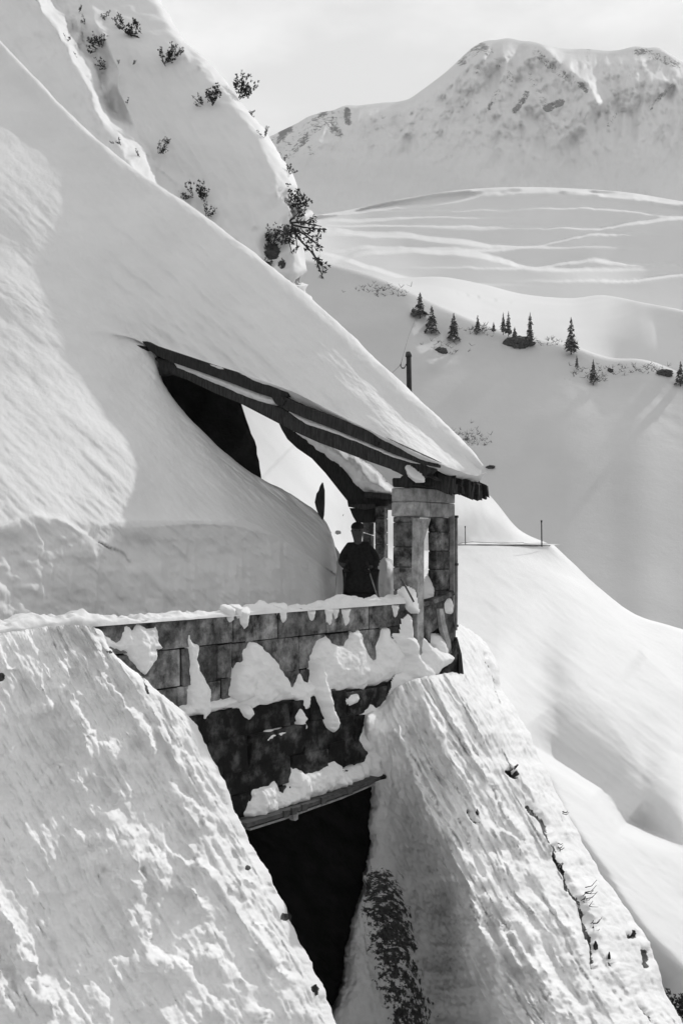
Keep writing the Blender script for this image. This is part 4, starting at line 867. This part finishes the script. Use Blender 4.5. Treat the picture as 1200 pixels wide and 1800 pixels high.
sh_list = [  # x, y, size, lean, n, distance, label
 (245,62,26,(-.6,.6),9,38,FL+'slanting clump highest near the frame top'), (218,48,18,(-.7,.7),6,38.3,FL+'thin twig clump just left of the highest'),
 (178,82,20,(-.3,.5),8,37,FL+'left one with dense dark needles'), (170,88,16,(-.9,.2),6,37,FL+'small tuft left of the dense left one'),
 (292,112,24,(.35,1),9,37.6,FL+'tall forked one right of the upper clumps'), (308,98,16,(.5,.6),5,37.6,FL+'bare-topped companion of the forked one'),
 (185,118,14,(-.6,.3),6,36.8,FL+'low tuft below the left group'), (120,72,14,(-.4,.4),5,37,FL+'faint sparse tuft at the far left'), (135,100,10,(-.6,.3),4,37,FL+'tiny tuft under the far left one'),
 (375,182,24,(.1,.4),11,37,FL+'wide dense one under the ridge bush'), (355,184,14,(-.4,.2),6,37,FL+'left edge of the wide dense one'),
 (422,172,30,(.2,1),13,38.6,FL+'big bush against the sky'), (438,196,12,(.3,-.3),4,38.6,FL+'small sprig hanging under the ridge bush'),
 (280,270,16,(.5,.5),7,33.5,FL+'wedge-shaped one beside the bright gully'), (290,255,12,(.6,.7),5,33.5,FL+'upper tip beside the wedge-shaped one'),
 (246,275,8,(-.2,.4),4,33,FL+'little tuft left of the wedge-shaped one'), (212,255,9,(-.6,.2),4,33,FL+'scattered sprig left in the bright gully'), (200,252,6,(-.6,.2),3,33,FL+'outermost sprig in the bright gully'),
 (356,352,24,(0,1),9,31,FL+'ladder-like one just above the long snow crest'), (362,378,16,(.2,.3),7,30.5,FL+'lower half of the ladder-like one, touching the crest'), (340,345,20,(-1,.1),5,31,FL+'long side branch reaching left of the ladder-like one'),
 (224,182,6,(.2,.4),4,35,FL+'single tiny dot in mid slope'), (234,113,7,(.2,.3),4,37,FL+'tiny round tuft below the highest clump'), (208,113,6,(.2,.3),3,37,FL+'speck left of the tiny round tuft'),
 (465,240,12,(0,.6),5,36.6,FL+'dark sprig at the ridge foot against the mountain'), (498,285,10,(0,.4),5,36,FL+'second dark sprig down the ridge'), (510,305,13,(.2,.3),6,35.6,FL+'third dark sprig down the ridge'),
 (140,20,9,(.2,.6),4,38,FL+'thin sprig at the top left'), (180,25,14,(.5,-.6),5,38.5,FL+'streaky sprig at the very top'), (150,42,9,(-.2,.8),4,38,FL+'small upright twig near the top left'),
 (515,360,26,(.3,.3),14,34.6,FL+'large black clump on the cliff edge'), (525,380,18,(.2,.1),9,34.6,FL+'lower clump on the cliff edge'), (480,430,24,(0,.6),12,33.8,FL+'tall dark clump left of the hanging branches'), (508,425,18,(-.3,.2),9,34,FL+'tufted clump under the cliff edge'), (465,460,12,(.6,.1),6,33,FL+'lowest clump above the snow crest')]
for i, (x, y, s_, ln, n_, D, lb) in enumerate(sh_list):
    s_ = s_*1.25+2
    shrub('dwarf_pine', lb, x, y, on_surf('snow_flank', x, y, D)-.15, s_, ln, n_, seed=i+1)
# the bare drooping bush that hangs out over the cliff edge
t = thing('drooping_bush', 'bare dark bush hanging out over the cliff edge with drooping twigs', 'bush', tuple(U(520, 395, 34)))
V = []; Fc = []; r = random.Random(5)
br = [[(512,395),(535,400),(555,402),(574,404)], [(512,398),(535,412),(552,425),(563,436)], [(515,402),(530,425),(545,440),(555,455),(566,484)], [(512,392),(530,390),(548,395),(565,398)], [(515,400),(525,420),(535,430),(548,436)],
      [(512,400),(520,415),(522,435),(520,445)], [(530,405),(545,415),(556,416)], [(548,440),(558,458),(560,470)], [(515,400),(500,412),(495,425)], [(555,455),(566,462),(567,478)], [(530,395),(545,385),(556,392)], [(512,405),(508,425),(512,440)]]
for k, b in enumerate(br):
    tube('branch', [U(x, y, 33.8-.1*i+.2*r.uniform(-1, 1)) for i, (x, y) in enumerate(b)], .035 if k < 5 else .022, M['twig'], t, 5, .012)
    for q in range(7):
        i = r.randrange(len(b)-1); f = r.random(); x = b[i][0]*(1-f)+b[i+1][0]*f; y = b[i][1]*(1-f)+b[i+1][1]*f
        for _ in range(2): tuft(V, Fc, Vector(U(x, y, 33.7))+Vector((r.gauss(0, .05), r.gauss(0, .05), r.gauss(0, .05))), Vector((r.uniform(-.3, 1), r.uniform(-.5, .5), r.uniform(-1, .4))), .16, .02, r)
reparent(mesh_np('foliage', np.array([list(v) for v in V]), Fc, M['needle'], smooth=False), t)

# spruces on the tree line
def spruce(label, x, y, h_px, w_px, D, seed, snowy=1.1):
    r = random.Random(seed); H_ = h_px/F*D; Wd = w_px/F*D/2; c = Vector(U(x, y, D)); t = thing('spruce', label, 'tree', tuple(c), 'spruces along the crest of the valley slope')
    tube('trunk', [c+Vector((0, 0, -.8)), c+Vector((0, 0, H_*.5)), c+Vector((0, 0, H_*.97))], H_*.018, M['twig'], t, 6, H_*.003)
    for part, m_, off in (('crown', M['spruce'], 0), ('snow_on_branches', M['snow_patch'], 1)):
        V = []; Fc = []; rq = random.Random(seed+1)
        z = H_*.06
        while z < H_*.99:
            f = 1-z/H_; R_ = Wd*(f**.8)*rq.uniform(.6, 1.25)
            for k in range(max(4, int(9*f)+3)):
                an = rq.uniform(0, 6.28); L = R_*rq.uniform(.55, 1.15); dz = -L*rq.uniform(.25, .6); wd = L*rq.uniform(.22, .4)+.05*Wd
                d = Vector((math.cos(an), math.sin(an), 0)); s_ = Vector((-d.y, d.x, 0)); take = rq.random() < snowy*.55
                if off and not take: continue
                up = Vector((0, 0, .02*H_ if off else 0)); sc = .75 if off else 1
                p0 = c+Vector((0, 0, z))+up; p1 = c+d*L*.55+Vector((0, 0, z+dz*.25))+up; p2 = c+d*L*sc+Vector((0, 0, z+dz))+up
                i = len(V); V += [p0, p1+s_*wd*sc, p2, p1-s_*wd*sc, p1+Vector((0, 0, -.035*H_*(1-off)))]
                Fc += [(i, i+1, i+4, i+4), (i+1, i+2, i+4, i+4), (i+2, i+3, i+4, i+4), (i+3, i, i+4, i+4)] if not off else [(i, i+1, i+2, i+3)]
            z += H_*.035
        if off == 0: Fc = [f[:3] for f in Fc]
        if not Fc: continue
        q_ = mesh_np(part, np.array([list(v) for v in V]), Fc, m_, smooth=False); reparent(q_, t)
        if off: q_['kind'] = 'stuff'
SP = [(738,551,42,26,'spruce farthest left on the crest line'), (758,578,46,26,'second spruce from the left, over a snowy rock'), (797,592,47,26,'stout frosted spruce third from the left'), (839,577,28,14,'small spruce alone left of the pair'),
      (884,580,36,13,'left tree of the close pair of slim spruces'), (893,582,40,14,'right tree of the close pair of slim spruces'), (867,578,16,10,'stunted spruce between the small one and the pair'), (931,594,50,18,'slender pointed spruce right of the black rock'),
      (1003,614,62,26,'tallest spruce, standing alone on the bright snow'), (1042,668,42,18,'frosted spruce below the bright snow, among twigs'), (1013,641,22,9,'little spruce below the tallest one'), (1195,670,40,22,'spruce cut by the right edge of the picture'), (904,588,18,12,'low spruce at the foot of the pair'), (726,548,12,14,'low tuft left of the leftmost spruce')]
for i, (x, y, h, w, lb) in enumerate(SP): spruce(lb, x, y+4, h, w*1.15, on_surf('valley_slope', x, max(y+4, float(np.interp(x, [p[0] for p in sh], [p[1] for p in sh]))+14), 330)-1.5, 50+i)
def boulder(label, x, y, w_px, h_px, D, seed, m='rock'):
    c = Vector(U(x, y, D)); bm = bmesh.new(); bmesh.ops.create_icosphere(bm, subdivisions=4, radius=1); r = random.Random(seed); ox = r.uniform(0, 99)
    P = np.array([v.co[:] for v in bm.verts]); n = 1+.42*fbm(P[:, 0]*1.3+ox, P[:, 1]*1.3, P[:, 2]*1.3, 4)+.34*np.round(2*fbm(P[:, 0]*2+ox, P[:, 1]*2, P[:, 2]*2, 2, 4))/2
    for v, k in zip(bm.verts, n): v.co = Vector((v.co.x*w_px/2/F*D*k, v.co.y*w_px/2/F*D*k*.8, v.co.z*h_px/2/F*D*k))
    me = bpy.data.meshes.new('boulder'); bm.to_mesh(me); bm.free(); me.materials.append(M[m]); o = bpy.data.objects.new('boulder', me); C.objects.link(o); o.location = c
    tag(o, label, 'rock'); return o
for a in [('big black jagged rock on the crest line under the slender spruce', 913, 605, 46, 26, 306, 1), ('flat dark rock beside the big black one', 884, 592, 26, 10, 308, 2), ('dark rock below the second spruce', 757, 574, 20, 12, 311, 3),
          ('dark rock split by snow on the slope below the left spruces', 774, 619, 24, 14, 296, 4), ('black slanting rock at the right end of the tree line', 1168, 657, 26, 14, 303, 5), ('small rock on the slope right of the frosted spruce', 1072, 652, 10, 10, 302, 6), ('small dark stone half buried low on the slope above the eave', 862, 821, 16, 6, 256, 7)]: boulder(*a[:5], on_surf('valley_slope', a[1], a[2], a[5]), a[6])
# faint thickets of bare twigs poking out of the valley slope
def thicket(label, x, y, w, h, D, n, seed):
    r = random.Random(seed); V = []; Fc = []; s = F/D
    for k in range(n):
        cx, cy = x+r.gauss(0, w/2.6), y+r.gauss(0, h/2.6); c = Vector(U(cx, cy, D)); L = r.uniform(4, 9)/s
        for _ in range(3):
            d = Vector((r.uniform(-1, 1), 0, r.uniform(.1, 1))).normalized()*L; q = Vector((-d.z, 0, d.x)).normalized()*.35/s
            i = len(V); V += [c-q, c+q, c+d+q*.3, c+d-q*.3]; Fc.append((i, i+1, i+2, i+3))
    o = mesh_np('twig_thicket', np.array([list(v) for v in V]), Fc, M['spruce'], smooth=False); tag(o, label, 'twigs', kind='stuff')
for i, a in enumerate([('faint thicket of bare twigs low on the slope above the eave', 824, 772, 44, 24, 262, 55), ('twigs poking through the snow left of the tree line', 670, 512, 60, 16, 334, 45), ('twigs between the third spruce and the pair', 850, 580, 50, 12, 318, 40), ('twigs around the frosted spruce', 1050, 660, 70, 22, 300, 60),
                       ('sparse twigs around the split rock', 780, 612, 50, 22, 296, 30), ('twigs along the crest right of the black rock', 960, 600, 50, 10, 312, 30), ('twigs along the crest at the right edge', 1130, 650, 60, 14, 304, 35)]): thicket(*a[:5], on_surf('valley_slope', a[1], a[2]+4, a[5])-1.5, a[6], seed=i)
# grass blades and roots poking out of the buttress
def sprig(label, x, y, D, L, n, seed, m='twig'):
    r = random.Random(seed); t = thing('root_sprig', label, 'twigs', tuple(U(x, y, D)), 'twigs poking out of the snow buttress')
    for k in range(n):
        a = r.uniform(-1.2, .3); q = L*r.uniform(.25, .8)*(1 if r.random() < .8 else -.5); yy = y+r.uniform(-L*.6, L*.8)
        tube('twig', [U(x-2, yy, D+.1), U(x+q*.5, yy+q*.35*math.sin(a)+2, D), U(x+q, yy+q*math.sin(a), D-.05)], .008, M[m], t, 4, .004)
for i, a in enumerate([('dense tuft of roots beside the long dark crack', 1030, 1575, 16.6, 26, 14), ('thin blades under the dense root tuft', 1044, 1628, 16.4, 18, 8), ('single twig on the right outline, upper', 990, 1432, 17.8, 12, 3), ('bunch of twigs in the dark crack, upper part', 982, 1487, 16.0, 12, 6)]): sprig(*a[:3], on_surf('snow_buttress', a[1]-6, a[2], a[3])-.03, *a[4:], seed=i)
for i, (x, y, w, h, D, lb) in enumerate([(895,1352,12,10,15.6,'small black stone in the middle of the snow buttress'), (838,1432,7,18,14.7,'dark sliver of rock left of the black stone'), (1046,1668,8,22,15.1,'narrow dark rock low in the buttress'), (1134,1684,14,30,17.2,'hooked dark rock on the right outline of the buttress'), (1112,1640,10,10,17.2,'small dark stone on the right outline of the buttress'), (1070,1685,5,22,15.4,'thin dark sliver of rock right of the narrow one'), (500,1612,20,22,12.3,'black knob at the edge of the opening beside the snow cascade'), (553,1742,12,20,12.0,'small black knob at the lower edge of the snow cascade')]):
    boulder(lb, x, y, w, h, on_surf('snow_buttress' if x > 600 else 'snow_slope', x, y, D)+.02, 30+i)
shrub('dark_shrub', 'dark shrub in the lower right corner beyond the buttress', 1178, 1785, 19, 50, (.2, .6), 16, 12, seed=77, group='shrubs below the buttress')
shrub('dark_shrub', 'smaller leaning shrub at the lower right edge', 1196, 1760, 20, 26, (.3, .8), 9, 10, seed=78, group='shrubs below the buttress')

# ================================================================== THE MAN
MD = 17.4
man = thing('person', 'person in a long dark coat and cap leaning on two ski poles behind the parapet', 'person', tuple(U(634, 1119, MD)))
def P3(x, y, d=0.): return Vector(U(x, y, MD))+Vector((0, d, 0))
def skin(name, verts, edges, radii, m, parent, sub=2, root=0):
    me = bpy.data.meshes.new(name); me.from_pydata([tuple(v) for v in verts], edges, []); me.materials.append(m)
    o = bpy.data.objects.new(name, me); C.objects.link(o); reparent(o, parent)
    md = o.modifiers.new('skin', 'SKIN'); md.use_smooth_shade = True
    for i, rr_ in enumerate(radii): 
        q = me.skin_vertices[0].data[i]; q.radius = rr_ if isinstance(rr_, tuple) else (rr_, rr_); q.use_root = (i == root)
    s_ = o.modifiers.new('sub', 'SUBSURF'); s_.levels = sub; s_.render_levels = sub
    return o
# joints: 0 pelvis 1 belly 2 chest 3 neck base 4 neck 5 skull 6 crown
J_ = [P3(633,1040), P3(633,1012), P3(632,978), P3(629,956), P3(628,945), P3(628,934,-.01), P3(628,923,0),
      P3(610,963), P3(598,988,.02), P3(606,996,-.16), P3(650,961), P3(662,990,.02), P3(647,999,-.16),
      P3(623,1050), P3(620,1086,-.03), P3(619,1116), P3(645,1050), P3(648,1086,-.03), P3(649,1116), P3(619,1119,-.14), P3(649,1119,-.14)]
E_ = [(0,1),(1,2),(2,3),(3,4),(4,5),(5,6),(2,7),(7,8),(8,9),(2,10),(10,11),(11,12),(0,13),(13,14),(14,15),(0,16),(16,17),(17,18),(15,19),(18,20)]
Rd = [(.16,.11),(.15,.1),(.17,.11),(.09,.07),(.07,.07),(.105,.115),(.07,.08),.07,.05,.038,.07,.05,.038,.09,.06,.045,.09,.06,.045,.04,.04]
skin('body', J_, E_, Rd, M['skin'], man)
# coat: torso, collar and sleeves, hem below the hips
cj = [P3(634,1028), P3(634,1006), P3(633,984), P3(630,964), P3(628,951), P3(613,961), P3(604,984,.02), P3(607,998,-.1), P3(646,961), P3(659,985,.02), P3(652,999,-.1), P3(634,1040)]
skin('coat', cj, [(0,1),(1,2),(2,3),(3,4),(3,5),(5,6),(6,7),(3,8),(8,9),(9,10),(0,11)], [(.285,.18),(.28,.18),(.265,.17),(.18,.14),(.125,.12),.10,.10,.075,.10,.10,.075,(.27,.18)], M['cloth'], man)
skin('trousers', [P3(633,1034), P3(622,1052), P3(620,1084,-.03), P3(619,1108), P3(646,1052), P3(648,1084,-.03), P3(649,1108)], [(0,1),(1,2),(2,3),(0,4),(4,5),(5,6)], [(.22,.16),.15,.11,.08,.15,.11,.08], M['cloth2'], man)
for sx in (619, 649): skin('boot', [P3(sx,1106), P3(sx,1116), P3(sx,1118,-.15)], [(0,1),(1,2)], [.06,.06,.045], M['leather'], man)
bm = bmesh.new(); bmesh.ops.create_uvsphere(bm, u_segments=20, v_segments=12, radius=1)
for q in bm.verts: q.co = Vector((q.co.x*.099, q.co.y*.115, max(q.co.z, -.35)*.082))+P3(628, 926.5, .012)
bm_obj('cap', bm, M['cloth'], man, True)
skin('cap_peak', [P3(624.5,927,-.085), P3(628,927.5,-.115), P3(631.5,927,-.085)], [(0,1),(1,2)], [(.014,.008),(.02,.01),(.014,.008)], M['cloth'], man)
skin('nose', [P3(628,934,-.09), P3(628,936.5,-.107)], [(0,1)], [.011,.015], M['skin'], man, 1)
for sx in (-1, 1):
    skin('ear', [P3(628+sx*9.6,931,.0), P3(628+sx*10,935.5,.0)], [(0,1)], [(.012,.02),(.008,.013)], M['skin'], man, 1)
    bm = bmesh.new(); bmesh.ops.create_uvsphere(bm, u_segments=10, v_segments=6, radius=.011)
    for v in bm.verts: v.co += P3(628+sx*3.9, 932, -.083)
    bm_obj('eye', bm, M['cloth'], man, True)
skin('mouth', [P3(625.5,940.5,-.082), P3(628,940.8,-.09), P3(630.5,940.5,-.082)], [(0,1),(1,2)], [.004,.006,.004], M['leather'], man, 1)
poles = []
for sx, hand, foot, lb in ((-1, (607,995,-.17), (596,1112,-.1), 'ski pole held in the hand nearer the snow bank'), (1, (646,998,-.17), (672,1080,-.25), 'slanting ski pole held in the hand nearer the pier')):
    h = P3(*hand); V = [h, h+Vector((0, -.03, -.045)), h+Vector((0, -.035, -.085))]
    Ed = [(0,1),(1,2)]; Rr = [.034,.042,.03]
    for k in range(4):
        b = h+Vector(((k-1.5)*.018, -.045, -.03-k*.016)); i = len(V); L = (.035,.04,.038,.03)[k]
        V += [b+Vector((0, -.02, 0)), b+Vector((-sx*L*.6, -.035, 0)), b+Vector((-sx*L, -.01, -.004))]; Ed += [(1, i), (i, i+1), (i+1, i+2)]; Rr += [.0095,.009,.008]
    i = len(V); V += [h+Vector((-sx*.03, -.03, .0)), h+Vector((-sx*.045, -.05, -.02))]; Ed += [(0, i), (i, i+1)]; Rr += [.012,.01]
    skin('glove', V, Ed, Rr, M['leather'], man, 2)
    a = P3(*hand)+Vector((-sx*.02, -.045, .07)); f = P3(*foot); t = thing('ski_pole', lb, 'ski pole', tuple(f), 'ski poles of the man')
    tube('shaft', [a, a.lerp(f, .5), f], .0115, M['metal'] if sx > 0 else M['wood'], t, 8, .009); tube('grip', [a+Vector((0, 0, .03)), a.lerp(f, .1)], .017, M['leather'], t, 8)
    g_ = a.lerp(f, .93); ax = (f-a).normalized(); p = ax.orthogonal().normalized(); q = ax.cross(p)
    tube('basket', [g_+(p*math.cos(an)+q*math.sin(an))*.06 for an in [k*6.2832/12 for k in range(13)]], .006, M['leather'], t, 5)

# ================================================================== AIR
hz, ht, hb = mat('thin_alpine_haze'); ht.nodes.remove(hb); pv = N(ht, 'ShaderNodeVolumePrincipled'); pv.inputs['Density'].default_value = .00010; pv.inputs['Color'].default_value = (.95, .95, .95, 1); pv.inputs['Anisotropy'].default_value = .2
ht.links.new(pv.outputs[0], ht.nodes['Material Output'].inputs['Volume'])
bm = bmesh.new(); bmesh.ops.create_cube(bm, size=1)
for q in bm.verts: q.co = Vector((q.co.x*7200+300, q.co.y*5400+950, -97 if q.co.z < 0 else 860))
bm_obj('haze', bm, hz)['kind'] = 'stuff'
